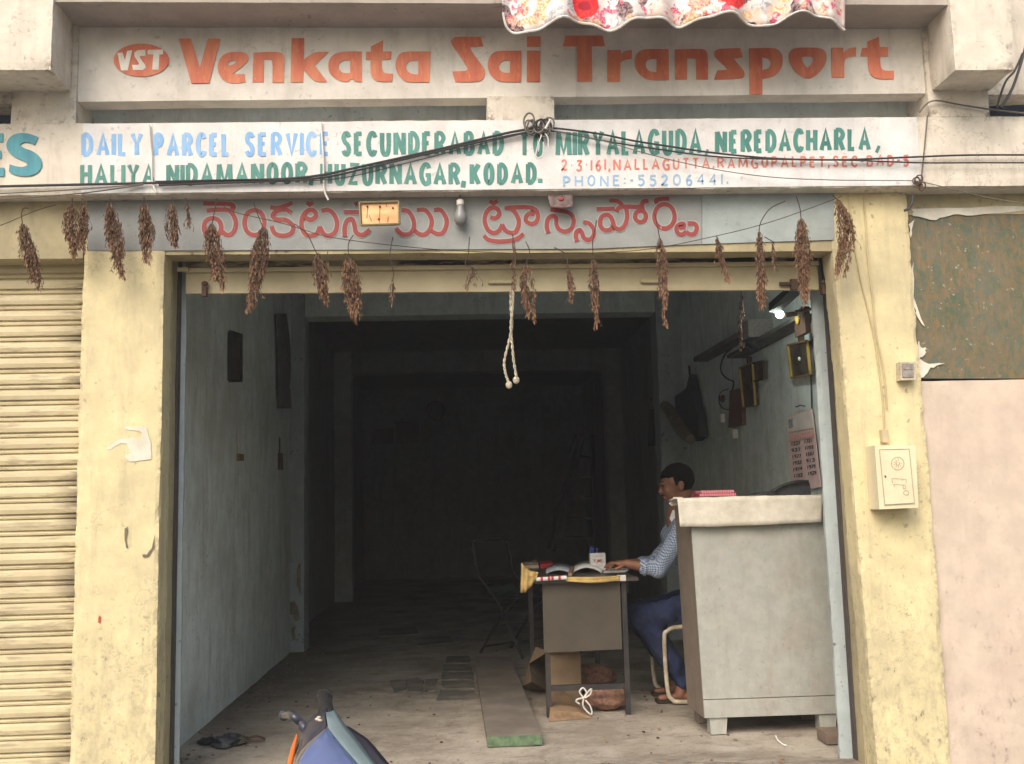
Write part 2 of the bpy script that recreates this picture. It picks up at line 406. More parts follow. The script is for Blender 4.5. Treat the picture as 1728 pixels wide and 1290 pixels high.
M['darkcloth'] = simple('navy_black_cloth', (.012, .012, .02), .95)
M['magenta'] = None
def mat_ledger():
    g = NG('pink_red_ledger'); w = g.n('TexWave', {'Vector': g.co((1, 1, 3)), 'Scale': 26., 'Distortion': 6., 'Detail': 2.}, out=1)
    return g.set(g.mix(g.ramp(w, .35, .6), (.40, .035, .08), (.62, .28, .32)), .5)
M['magenta'] = mat_ledger()
M['brown'] = simple('brown_wrapping_paper', (.26, .17, .10), .8, var=.25, scale=12)
M['box'] = simple('cream_enamelled_box', (.72, .65, .46), .45, var=.05, scale=8, dirt=(.60, .52, .36))
M['line'] = simple('grey_pencil_line', (.36, .31, .22), .8)
M['plasticgrey'] = simple('grimy_white_plastic', (.55, .48, .36), .6, scale=60, dirt=(.15, .13, .12))
M['plasticdark'] = simple('soot_marked_plastic', (.26, .24, .22), .6, var=.25, scale=70)
def mat_camo():
    g = NG('mottled_green_brown_film')
    a = g.noise(13, 6, .75, dist=1.5); b = g.noise(26, 5, .7, loc=(3, 1, 2), dist=1.); c_ = g.noise(13, 5, .7, loc=(8, 6, 4), dist=2.)
    s1 = g.n('TexNoise', {'Vector': g.co((3.2, 1, .8), rot=(0, .55, 0)), 'Scale': 17., 'Detail': 4., 'Roughness': .6})
    s2 = g.n('TexNoise', {'Vector': g.co((3.2, 1, .8), rot=(0, -.6, 0)), 'Scale': 16., 'Detail': 5., 'Roughness': .7})
    c = g.mix(g.ramp(a, .42, .58), (.15, .12, .075), (.075, .105, .065))
    c = g.mix(g.math('MULTIPLY', g.ramp(c_, .50, .60), .8), c, (.18, .12, .05))
    c = g.mix(g.math('MULTIPLY', g.ramp(s1, .52, .66), .55), c, (.20, .16, .085))
    c = g.mix(g.math('MULTIPLY', g.ramp(s2, .53, .62), .6), c, (.24, .15, .06))
    c = g.mix(g.ramp(b, .55, .63), c, (.08, .13, .10))
    c = g.mix(g.math('MULTIPLY', g.ramp(g.noise(48, 3, .6, loc=(1, 7, 7)), .66, .72), .7), c, (.42, .42, .33))
    c = g.mix(g.math('MULTIPLY', g.ramp(g.noise(3, 4, .7), .4, .7), .35), c, (.22, .19, .15))
    return g.set(c, .45)
M['camo'] = mat_camo()
M['torn'] = simple('torn_white_paper', (.68, .66, .58), .9, var=.1, dirt=(.5, .46, .36))
def mat_floral():
    g = NG('floral_print_cotton')
    c = (.74, .72, .72)
    v = g.n('TexVoronoi', {'Vector': g.co(), 'Scale': 11., 'Randomness': 1.})
    n0 = g.noise(22, 3, .6, dist=2.2)
    col = c
    def layer(col, scale, thr, colr, seed, soft=.03, inner=None):
        nn = g.n('TexNoise', {'Vector': g.co(loc=(seed, 0, seed * 2)), 'Scale': scale * 1.6, 'Detail': 2., 'Distortion': 1.5})
        vo = g.n('TexVoronoi', {'Vector': g.n('VectorMath', {0: g.co(loc=(seed, 0, seed)), 1: g.n('VectorMath', {0: g.n('TexNoise', {'Vector': g.co(), 'Scale': scale * 2.2}, out=1), 3: .12}, operation='SCALE')}, operation='ADD'), 'Scale': scale})
        f = g.math('MULTIPLY', g.ramp(vo, thr + soft, thr), g.ramp(nn, .42, .5))
        cc = colr
        if inner: cc = g.mix(g.ramp(g.n('TexNoise', {'Vector': g.co(), 'Scale': scale * 7, 'Distortion': 2.5}), .42, .58), colr, inner)
        return g.mix(f, col, cc)
    col = g.mix(g.ramp(g.noise(7, 4, .6, loc=(3, 3, 3)), .5, .6), col, (.66, .52, .46))
    col = layer(col, 7, .42, (.34, .33, .36), 3, inner=(.62, .62, .64))
    col = layer(col, 6, .36, (.07, .035, .05), 9, inner=(.34, .24, .25))
    col = layer(col, 5.2, .40, (.60, .34, .16), 5, inner=(.76, .62, .44))
    col = layer(col, 6.5, .36, (.62, .16, .10), 11, inner=(.78, .52, .44))
    col = layer(col, 11, .34, (.55, .03, .14), 17, inner=(.72, .3, .36))
    for (px, py, r_) in ((985, 14, .062), (1231, 8, .060)):
        p = at(px, py, -.32)
        X = g.n('SeparateXYZ', {0: g.co()}, out=0); Z = g.n('SeparateXYZ', {0: g.co()}, out=2)
        d = g.math('SQRT', g.math('ADD', g.math('POWER', g.math('ABSOLUTE', g.math('SUBTRACT', X, p.x)), 2.), g.math('POWER', g.math('ABSOLUTE', g.math('SUBTRACT', Z, p.z)), 2.)))
        d = g.math('ADD', d, g.math('MULTIPLY', g.math('SUBTRACT', g.noise(16, 2, .5), .5), .05))
        rc = g.mix(g.ramp(g.noise(45, 2, .5, dist=2.), .42, .58), (.60, .010, .02), (.82, .05, .05))
        rc = g.mix(g.ramp(d, r_ * .45, r_ * .28), rc, (.35, .01, .03))
        col = g.mix(g.ramp(d, r_, r_ * .9), col, rc)
    return g.set(col, .85, n0, .002, .2)
M['floral'] = mat_floral()
M['hem'] = simple('white_cotton_hem', (.70, .70, .70), .85, scale=50, dirt=(.6, .45, .35))
def paint(name, col, rgh=.3, **kw):
    return simple(name, col, rgh, 0., var=.1, scale=8, bump=.05, Coat_Weight=.3, **kw)
M['mblue'] = paint('blue_metallic_paint', (.085, .12, .26), .28)
M['mdark'] = paint('dark_slate_paint', (.028, .028, .045), .4)
M['msilver'] = paint('silver_blue_paint', (.14, .195, .215), .4)
M['mbeige'] = paint('beige_stripe', (.15, .13, .10), .5)
M['morange'] = paint('orange_plastic', (.6, .13, .015), .4)
M['bottle'] = simple('white_bulb_glow', (.8, .9, .85), .4)
M['street_ob'] = None

# ---------------------------------------------------------------- ground and street (setting)
tag(MB().box(-28, 28, -28, .12, -.5, -.35).build('street', M['street']), kind='structure')
fl = MB()
nx, ny = 60, 140; x0, x1, y0, y1 = -1.75, 2.45, .12, 13.4
for j in range(ny + 1):
    for i in range(nx + 1):
        x = x0 + (x1 - x0) * i / nx; y = y0 + (y1 - y0) * (j / ny) ** 1.5
        e = 0 if 0 < j else -.006
        fl.v.append((x, y, .004 * fbm(Vector((x * 2, y * 2, 0))) + e - .004))
for j in range(ny):
    for i in range(nx):
        a = j * (nx + 1) + i; fl.f.append((a, a + 1, a + nx + 2, a + nx + 1)); fl.mi.append(0)
b = len(fl.v); fl.add([(x0, .12, -.01), (x1, .12, -.01), (x1, .12, -.36), (x0, .12, -.36)], [(0, 3, 2, 1)])
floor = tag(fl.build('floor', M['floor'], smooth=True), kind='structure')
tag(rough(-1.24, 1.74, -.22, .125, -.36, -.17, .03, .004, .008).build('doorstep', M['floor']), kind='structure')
# worn slate slabs let into the cement
def slab(px, seedi):
    P = []
    pts = [atz(x, y, .0) for x, y in px]
    for i in range(len(pts)):
        a, b_ = pts[i], pts[(i + 1) % len(pts)]
        for k in range(3):
            q = a.lerp(b_, k / 3); P.append((q.x + random.uniform(-.012, .012), q.y + random.uniform(-.02, .02), .0045 + seedi * .0001))
    MB().plate(P, (0, 0, -1), .012).build('slate_slab', M['tile'], floor)
SLABS = [[(688, 1147), (707, 1144), (716, 1150), (712, 1168), (690, 1168)], [(718, 1147), (738, 1146), (735, 1166), (715, 1167)],
         [(660, 1150), (685, 1148), (684, 1163), (664, 1170)], [(748, 1150), (800, 1149), (802, 1163), (746, 1163)],
         [(748, 1136), (797, 1135), (799, 1147), (747, 1148)], [(750, 1122), (795, 1121), (796, 1133), (749, 1134)],
         [(752, 1109), (792, 1108), (794, 1119), (751, 1120)], [(741, 1166), (803, 1166), (804, 1182), (737, 1183)],
         [(700, 1078), (760, 1074), (765, 1086), (705, 1090)], [(640, 1062), (700, 1058), (706, 1070), (640, 1075)]]
for i, s_ in enumerate(SLABS): slab(s_, i)

# thin haze volume added to lift the blacks, like lens veil
hz = MB().box(-29, 29, -29, 14.5, -1.5, 5.2).build('haze', None)
tag(hz, kind='stuff')
hm_ = bpy.data.materials.new('black_lift_haze'); hm_.use_nodes = True; ht = hm_.node_tree; ht.nodes.clear()
ho = ht.nodes.new('ShaderNodeOutputMaterial'); hv = ht.nodes.new('ShaderNodeVolumePrincipled')
hv.inputs['Color'].default_value = (.92, .93, .96, 1); hv.inputs['Density'].default_value = .005; hv.inputs['Anisotropy'].default_value = .2
ht.links.new(hv.outputs[0], ho.inputs['Volume']); hz.data.materials.append(hm_)

# ---------------------------------------------------------------- the building
bld = thing('shop_building', 'concrete shopfront with yellow pillars, painted sign beams and an open blue room', 'building')
XL0, XL1, XR0, XR1 = -1.572, -1.229, 1.715, 2.056
zb = lambda x, y, Y=0.: at(x, y, Y).z
band_b = (zb(0, 331, -.08) , zb(1728, 314, -.08)); xa, xb = at(0, 331, -.08).x, at(1728, 314, -.08).x
sl_ = (band_b[1] - band_b[0]) / (xb - xa)
def zline(p, q, Y):
    a, b_ = at(*p, Y), at(*q, Y); k = (b_.z - a.z) / (b_.x - a.x); return lambda x: a.z + k * (x - a.x)
bandbot = zline((0, 331), (1728, 314), -.08); bandtop = zline((145, 208), (1550, 197), -.08)
fasbot = zline((139, 172), (1562, 158), -.06); 
BX0, BX1 = -6.5, 6.5
# lower sign band
band = rough(BX0, BX1, -.08, .12, (bandbot(BX0), bandbot(BX1)), (bandtop(BX0), bandtop(BX1)), .045, .0025, .004).build('sign_band', M['cream'], bld)
xs0, xs1 = at(139, 260, -.08).x, at(1551, 260, -.08).x
bp = MB().plate([(xs0, -.0835, bandbot(xs0) + .006), (xs1, -.0835, bandbot(xs1) + .006), (xs1, -.0835, bandtop(xs1) - .004), (xs0, -.0835, bandtop(xs0) - .004)], (0, 1, 0), .003).build('painted_ground', M['white'], band)
# upper fascia with its sign
fx0, fx1 = at(128, 180, -.08).x - .002, at(1567, 180, -.08).x + .002
ztop = zb(600, 47, -.06)
fascia = rough(fx0, fx1, -.06, .03, (fasbot(fx0), fasbot(fx1)), ztop, .045, .0015, .0008).build('sign_fascia', M['fascia'], bld)
# middle stub between the two slots
cx0, cx1 = at(822, 185, -.08).x, at(936, 185, -.08).x
rough(cx0, cx1, -.078, .1, (bandtop(cx0) - .002,) * 2, (fasbot(cx0) + .0,) * 2, .04, .002, .003).build('slot_stub', M['cream'], bld)
MB().box(cx0 + .003, cx1 - .003, -.0635, -.05, fasbot(cx0) - .01, fasbot(cx0) + .015).build('slot_stub_head', M['fascia'], bld)
# wall above the pillars (beside the fascia)
lx1 = at(128, 180, -.08).x; rx0 = at(1567, 180, -.08).x; rx1 = at(1671, 180, -.08).x
lx0 = at(18, 190, -.08).x
rough(lx0, lx1, -.078, .14, bandtop(lx1) - .002, 4.7, .05, .002, .004).build('upper_pillar', M['cream'], bld)
rough(rx0, rx1, -.078, .14, bandtop(rx0) - .002, 4.7, .05, .002, .004).build('upper_pillar', M['cream'], bld)
# recessed panels beyond the upper pillars
rough(rx1, BX1, -.03, .10, at(1700, 160, -.03).z, 4.7, .06, .002, .004).build('upper_panel', M['cream'], bld)
rough(BX0, lx0, -.03, .10, at(0, 176, -.03).z, 4.7, .06, .002, .004).build('upper_panel', M['cream'], bld)
MB().box(BX0, BX1, .55, .6, 2.4, 3.6).build('loft_wall', M['slotdark'], bld)
# cantilever beams
def beam(xa_, xb_, z0):
    return rough(xa_, xb_, -.3, -.075, z0, 4.72, .035, .002, .005).build('cantilever_beam', M['cream'], bld)
beam(-2.25, at(86, 118, -.3).x, 2.937)
beam(at(1612, 118, -.3).x, at(1715, 119, -.3).x, 2.937)
# balcony soffit and its front drop
MB().box(lx1 - .02, rx0 + .02, -.245, .03, ztop, ztop + .12).build('balcony_soffit', M['soffit'], bld)
rough(at(86, 10, -.28).x + .002, at(1600, 10, -.28).x - .002, -.285, -.245, ztop - .004, 4.7, .06, .002, .004).build('balcony_parapet', M['soffit'], bld)
# pillars
zlin = zb(600, 428, .0)
rough(XL0, XL1, .0, .13, -.36, bandbot(XL0) + .01, .022, .003, .006).build('pillar', M['yellow'], bld)
pr = rough(XR0, XR1, .0, .13, -.36, bandbot(XR0) + .01, .022, .003, .007)
pr.v = [(x + .024 * (1.15 - z) / 1.2 * (1 if x < 1.85 else 0), y, z) for x, y, z in pr.v]
pr.build('pillar', M['yellow'], bld)
# inner reveals, their shade painted in with the darker yellow
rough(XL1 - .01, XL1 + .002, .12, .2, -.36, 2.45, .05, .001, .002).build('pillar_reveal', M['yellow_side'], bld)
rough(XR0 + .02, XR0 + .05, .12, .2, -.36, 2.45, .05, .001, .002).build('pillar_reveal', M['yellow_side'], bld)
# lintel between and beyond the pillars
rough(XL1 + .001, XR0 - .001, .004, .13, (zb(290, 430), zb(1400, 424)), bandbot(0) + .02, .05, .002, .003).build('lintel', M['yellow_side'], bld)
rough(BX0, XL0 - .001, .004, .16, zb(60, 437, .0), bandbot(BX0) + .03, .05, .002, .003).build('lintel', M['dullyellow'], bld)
# Telugu sign board painted on the lintel
tb = MB().plate([at(x, y, -.002) for x, y in ((147, 330), (1184, 326), (1184, 412), (1000, 420), (290, 423), (147, 423))], (0, 1, 0), .004)
tboard = tb.build('lintel_sign', M['telugu'], bld)
MB().plate([at(x, y, -.002) for x, y in ((1185, 326), (1408, 324), (1408, 405), (1185, 412))], (0, 1, 0), .004).build('lintel_paint', M['telugu2'], bld)
# right part of the facade
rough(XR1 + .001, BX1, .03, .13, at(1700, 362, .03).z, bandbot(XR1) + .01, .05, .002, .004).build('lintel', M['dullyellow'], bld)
camo = MB().plate([at(x, y, .035) for x, y in ((1533, 352), (1900, 345), (1900, 639), (1540, 639))], (0, 1, 0), .02).build('film_panel', M['camo'], bld)
tag(camo, 'mottled green and brown film over the opening, its edges torn')
def torn(pts, Y=.028):
    P = [at(x, y, Y) for x, y in pts]; Q = []
    for i in range(len(P)):
        a, b_ = P[i], P[(i + 1) % len(P)]
        for k in range(4):
            q = a.lerp(b_, k / 4); Q.append(q + Vector((random.uniform(-1, 1), 0, random.uniform(-1, 1))) * .0045)
    MB().plate(Q, (0, 1, 0), .003).build('torn_paper', M['torn'], camo)
torn([(1541, 366), (1580, 371), (1610, 362), (1640, 364), (1728, 356), (1728, 348), (1541, 352)])
torn([(1549, 575), (1556, 590), (1562, 585), (1563, 598), (1552, 606), (1560, 612), (1594, 615), (1570, 622), (1560, 636), (1549, 638)])
torn([(1538, 470), (1541, 445), (1543, 500), (1560, 552), (1546, 530), (1541, 510)])
torn([(1534, 378), (1542, 372), (1536, 402)])
rough(XR1 + .001, BX1, .022, .13, -.36, at(1700, 641, .03).z, .06, .0015, .002).build('pink_wall', M['pink'], bld)
# chamfered jambs inside the opening, painted blue
jl = at(304, 1200, .24).x; jr = at(1411, 1180, .24).x
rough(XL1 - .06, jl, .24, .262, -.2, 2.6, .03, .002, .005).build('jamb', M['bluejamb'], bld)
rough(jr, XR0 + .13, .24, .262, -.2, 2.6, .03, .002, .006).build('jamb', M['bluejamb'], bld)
# room walls
WL, WR = -1.39, 2.0
H1 = 3.25
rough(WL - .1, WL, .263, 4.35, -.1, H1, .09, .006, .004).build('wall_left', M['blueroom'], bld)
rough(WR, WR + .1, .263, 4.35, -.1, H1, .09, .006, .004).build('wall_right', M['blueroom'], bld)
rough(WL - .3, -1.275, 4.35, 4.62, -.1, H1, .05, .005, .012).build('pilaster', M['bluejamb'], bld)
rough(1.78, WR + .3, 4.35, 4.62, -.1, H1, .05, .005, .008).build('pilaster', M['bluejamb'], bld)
MB().box(-1.275, 1.78, 4.36, 4.61, 2.82, H1).build('ceiling_beam', M['blueroom'], bld)
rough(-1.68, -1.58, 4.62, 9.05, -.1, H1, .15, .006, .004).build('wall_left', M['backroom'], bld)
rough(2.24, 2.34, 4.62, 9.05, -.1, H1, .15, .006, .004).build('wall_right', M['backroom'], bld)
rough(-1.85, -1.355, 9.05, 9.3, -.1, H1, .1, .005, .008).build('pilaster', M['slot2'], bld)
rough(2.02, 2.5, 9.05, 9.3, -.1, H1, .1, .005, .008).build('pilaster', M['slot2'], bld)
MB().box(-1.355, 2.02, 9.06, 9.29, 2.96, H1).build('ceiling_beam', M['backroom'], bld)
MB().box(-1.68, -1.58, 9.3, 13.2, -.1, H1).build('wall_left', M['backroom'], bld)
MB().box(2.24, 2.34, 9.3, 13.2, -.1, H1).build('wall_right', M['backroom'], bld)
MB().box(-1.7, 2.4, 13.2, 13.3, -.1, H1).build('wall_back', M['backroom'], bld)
MB().box(-1.8, 2.5, .16, 13.3, H1 + .002, H1 + .12).build('room_ceiling', M['ceiling'], bld)
MB().box(-1.6, 2.3, .135, .36, 2.62, H1).build('shutter_box_wall', M['blueroom'], bld)
for x_, x2_ in ((BX0, XL0), (XR1 + .02, BX1)): MB().box(x_, x2_, .3, .36, -.4, 3.2).build('neighbour_wall', M['slotdark'], bld)

# ---------------------------------------------------------------- lettering
EPS = [0.0]
def ribbon(mb, pts, w, Y, closed=False, taper=None):
    """brush stroke on the plane Y; pts are (x,z) world"""
    P = [Vector((p[0], p[1])) for p in pts]
    Q = [P[0]]
    for p in P[1:]:
        if (p - Q[-1]).length > 1e-5: Q.append(p)
    if closed and (Q[0] - Q[-1]).length < 1e-4: Q.pop()
    P = Q; m = len(P)
    if m < 2: return
    EPS[0] = (EPS[0] + .00007) % .0018; y = Y - EPS[0]
    L = []; Rr = []
    for i in range(m):
        a = P[i] - P[i - 1] if (i > 0 or closed) else P[1] - P[0]
        b_ = P[(i + 1) % m] - P[i] if (i < m - 1 or closed) else a
        a = a.normalized(); b_ = b_.normalized()
        na = Vector((-a.y, a.x)); nb = Vector((-b_.y, b_.x)); nn = (na + nb)
        if nn.length < .25: nn = na
        nn.normalize(); k = min(1.18, 1 / max(.45, nn.dot(na))); hw = w / 2 * k * (1 + .06 * noise.noise(Vector((P[i].x * 40, P[i].y * 40, 3))))
        L.append(P[i] + nn * hw); Rr.append(P[i] - nn * hw)
    vs = [(v.x, y, v.y) for v in L] + [(v.x, y, v.y) for v in Rr]
    rng = m if closed else m - 1
    mb.add(vs, [(i, i + m, (i + 1) % m + m, (i + 1) % m) for i in range(rng)])
def sm(*p): return [(q.x, q.y) for q in catmull([(a, b_, 0) for a, b_ in p], 5)]
def smc(*p): return [(q.x, q.y) for q in catmull([(a, b_, 0) for a, b_ in p], 5, True)]
GL = {
 'A': (1, [[(0, 0), (.5, 1), (1, 0)], [(.2, .32), (.8, .32)]]),
 'B': (.85, [[(0, 0), (0, 1)], sm((0, .97), (.6, .97), (.88, .76), (.6, .54), (0, .54)), sm((0, .54), (.7, .54), (.98, .28), (.7, .03), (0, .03))]),
 'C': (.85, [sm((1, .80), (.8, .97), (.4, .97), (.05, .68), (.05, .32), (.4, .03), (.8, .03), (1, .2))]),
 'D': (.88, [[(0, 0), (0, 1)], sm((0, .97), (.45, .97), (.92, .72), (.92, .28), (.45, .03), (0, .03))]),
 'E': (.75, [[(1, .97), (0, .97)], [(0, 1), (0, 0)], [(0, .03), (1, .03)], [(0, .52), (.82, .52)]]),
 'G': (.92, [sm((1, .80), (.8, .97), (.4, .97), (.05, .68), (.05, .32), (.4, .03), (.8, .03), (.98, .15)), [(.98, 0), (.98, .45), (.55, .45)]]),
 'H': (.9, [[(0, 0), (0, 1)], [(1, 0), (1, 1)], [(0, .5), (1, .5)]]),
 'I': (.12, [[(.5, 0), (.5, 1)]]),
 'J': (.6, [sm((1, 1), (1, .3), (.6, .02), (.1, .12))]),
 'K': (.88, [[(0, 0), (0, 1)], [(1, 1), (.08, .42)], [(.3, .58), (1, 0)]]),
 'L': (.7, [[(0, 1), (0, .03), (1, .03)]]),
 'M': (1.25, [[(0, 0), (.08, 1)], [(.08, 1), (.5, .1), (.92, 1)], [(.92, 1), (1, 0)]]),
 'N': (.95, [[(0, 0), (0, 1)], [(0, 1), (1, 0)], [(1, 0), (1, 1)]]),
 'O': (.9, [smc((.5, .98), (.86, .82), (.97, .5), (.86, .18), (.5, .02), (.14, .18), (.03, .5), (.14, .82))]),
 'P': (.82, [[(0, 0), (0, 1)], sm((0, .97), (.6, .97), (.95, .74), (.6, .48), (0, .48))]),
 'R': (.9, [[(0, 0), (0, 1)], sm((0, .97), (.6, .97), (.95, .75), (.6, .52), (0, .52)), [(.45, .52), (1, 0)]]),
 'S': (.8, [sm((.95, .82), (.7, .97), (.3, .97), (.08, .76), (.3, .57), (.7, .45), (.93, .24), (.7, .03), (.3, .03), (.03, .18))]),
 'T': (.85, [[(0, .97), (1, .97)], [(.5, 1), (.5, 0)]]),
 'U': (.88, [sm((.04, 1), (.04, .35), (.25, .03), (.75, .03), (.96, .35), (.96, 1))]),
 'V': (.95, [[(0, 1), (.5, 0), (1, 1)]]),
 'Y': (.95, [[(0, 1), (.5, .45), (1, 1)], [(.5, .48), (.5, 0)]]),
 'Z': (.9, [[(0, .97), (1, .97), (0, .03), (1, .03)]]),
 '0': (.9, [smc((.5, .98), (.86, .82), (.97, .5), (.86, .18), (.5, .02), (.14, .18), (.03, .5), (.14, .82))]),
 '1': (.15, [[(.5, 0), (.5, 1)]]),
 '2': (.8, [sm((.05, .8), (.3, 1), (.75, .95), (.85, .65), (.4, .28), (.0, .03), (.35, .12), (.7, .02), (1, .15))]),
 '3': (.8, [sm((.05, .92), (.5, .98), (.95, .92), (.45, .56), (.9, .42), (.85, .1), (.4, 0), (.0, .12))]),
 '4': (.85, [[(.75, 0), (.75, 1), (0, .32), (1, .32)]]),
 '5': (.8, [[(.95, .97), (.15, .97), (.1, .57)], sm((.1, .57), (.6, .62), (.95, .35), (.7, .05), (.3, 0), (.0, .12))]),
 '6': (.8, [sm((.85, .97), (.4, .8), (.08, .4), (.3, .03), (.75, .03), (.93, .3), (.65, .52), (.15, .4))]),
 '7': (.8, [[(0, .95), (.95, .95), (.35, 0)]]),
 '8': (.8, [smc((.5, .98), (.85, .78), (.5, .53), (.95, .25), (.5, .02), (.05, .25), (.5, .53), (.15, .78))]),
 '9': (.8, [sm((.85, .6), (.35, .45), (.08, .7), (.35, .97), (.8, .92), (.9, .5), (.6, 0))]),
 ',': (.15, [[(.6, .16), (.1, -.16)]]), '.': (.15, [[(.2, .0), (.2, .22)]]), '-': (.35, [[(0, .5), (1, .5)]]),
 '*': (.3, [[(.3, .48), (.7, .48)]]), ':': (.15, [[(.4, .2), (.4, .3)], [(.4, .65), (.4, .75)]]), ' ': (.4, []),
}
def write(text, p0, p1, p2, Y, w, mat, parent, gap=.28, name='lettering', jit=.0):
    """p0 bottom-left, p1 bottom-right, p2 top-left in picture coordinates"""
    hpx = p0[1] - p2[1]; Wpx = p1[0] - p0[0]
    tot = sum(GL[c][0] for c in text) + gap * (len(text) - 1); u = Wpx / tot
    x = p0[0]; A = at(p0[0], p0[1], Y); w *= .86
    mpp = (at(p0[0] + 10, p0[1], Y) - A).length / 10
    wh = w / 2
    for c in text:
        mb = MB(); gw, st = GL[c]; gwpx = gw * u
        jy = random.uniform(-jit, jit)
        for s in st:
            pts = []
            for (a, b_) in s:
                px = x + gwpx * a if c in ',.-*:I1' else x + wh * .8 + a * max(.01, gwpx - wh * 1.6)
                f = (px - p0[0]) / Wpx
                base = p0[1] + (p1[1] - p0[1]) * f + jy
                q = at(px, base - b_ * hpx, Y); pts.append((q.x, q.z))
            closed = len(s) > 30 and c in 'O08'
            ribbon(mb, pts, w * mpp, Y, closed)
        if mb.v: mb.build('letter', mat, parent)
        x += gwpx + gap * u
YB = -.0842
write('DAILY', (138, 262), (241, 261), (139, 227), YB, 9, M['skyblue'], band)
write('PARCEL', (260, 262), (388, 262), (260, 227), YB, 9, M['skyblue'], band)
write('SERVICE', (413, 262), (556, 261), (413, 226), YB, 8.5, M['skyblue'], band)
write('SECUNDERABAD', (576, 261), (850, 260), (576, 225), YB, 9, M['green'], band, gap=.25)
write('TO', (877, 262), (917, 262), (877, 226), YB, 8, M['green'], band, gap=.35)
write('MIRYALAGUDA', (938, 262), (1184, 258), (938, 224), YB, 9, M['green'], band, gap=.22)
write(',', (1190, 258), (1197, 258), (1190, 224), YB, 5, M['green'], band)
write('NEREDACHARLA', (1207, 257), (1469, 252), (1207, 223), YB, 9, M['green'], band, gap=.22)
write(',', (1478, 252), (1487, 252), (1478, 218), YB, 6, M['green'], band)
write('HALIYA', (136, 310), (261, 310), (136, 279), YB, 8, M['green'], band)
write('NIDAMANOOR,', (281, 311), (527, 308), (281, 279), YB, 9, M['green'], band, gap=.22)
write('HUZURNAGAR,', (541, 310), (784, 311), (541, 277), YB, 9, M['green'], band, gap=.22)
write('KODAD.', (793, 310), (914, 309), (793, 278), YB, 9, M['green'], band)
write('2*3*161,NALLAGUTTA,RAMGOPALPET,SEC-BAD-5', (947, 288), (1534, 279), (947, 271), YB, 3.6, M['palered'], band, gap=.42, jit=1)
write('PHONE:-55206441.', (950, 315), (1229, 311), (951, 298), YB, 3.6, M['paleblue'], band, gap=.5, jit=.7)
# ...ES of the neighbouring sign
def fill_px(loops, Y, mat, parent, name, t=.0012):
    cu = bpy.data.curves.new(name, 'CURVE'); cu.dimensions = '2D'; cu.fill_mode = 'BOTH'; cu.extrude = t / 2
    for lp in loops:
        sp = cu.splines.new('POLY'); sp.points.add(len(lp) - 1); sp.use_cyclic_u = True
        for i, (x, y) in enumerate(lp):
            q = at(x, y, Y); sp.points[i].co = (q.x, q.z, 0, 1)
    o = bpy.data.objects.new('tmp', cu); COL.objects.link(o)
    dg = bpy.context.evaluated_depsgraph_get(); dg.update()
    me = bpy.data.meshes.new_from_object(o.evaluated_get(dg)); bpy.data.objects.remove(o, do_unlink=True)
    me.transform(Matrix(((1, 0, 0, 0), (0, 0, -1, Y), (0, 1, 0, 0), (0, 0, 0, 1))))
    me.materials.clear()
    return link(name, me, mat, parent)
def chaik(lp, lim=52):
    for _ in range(2):
        out = []; n = len(lp)
        for i in range(n):
            a, b_, c = Vector(lp[i - 1]), Vector(lp[i]), Vector(lp[(i + 1) % n])
            u, v = (b_ - a), (c - b_)
            if u.length < 1e-6 or v.length < 1e-6: continue
            ang = math.degrees(u.angle(v))
            if ang < lim and ang > 3: out += [tuple(b_ - u * .25), tuple(b_ + v * .25)]
            else: out.append(tuple(b_))
        lp = out
    return lp
def tr(pts, ox, oy, s): return [(ox + x / s, oy + y / s) for x, y in pts]
OS = {'A': (180, 50), 'B': (480, 50), 'C': (740, 50), 'D': (1000, 50), 'E': (1230, 50)}
YF = -.0632
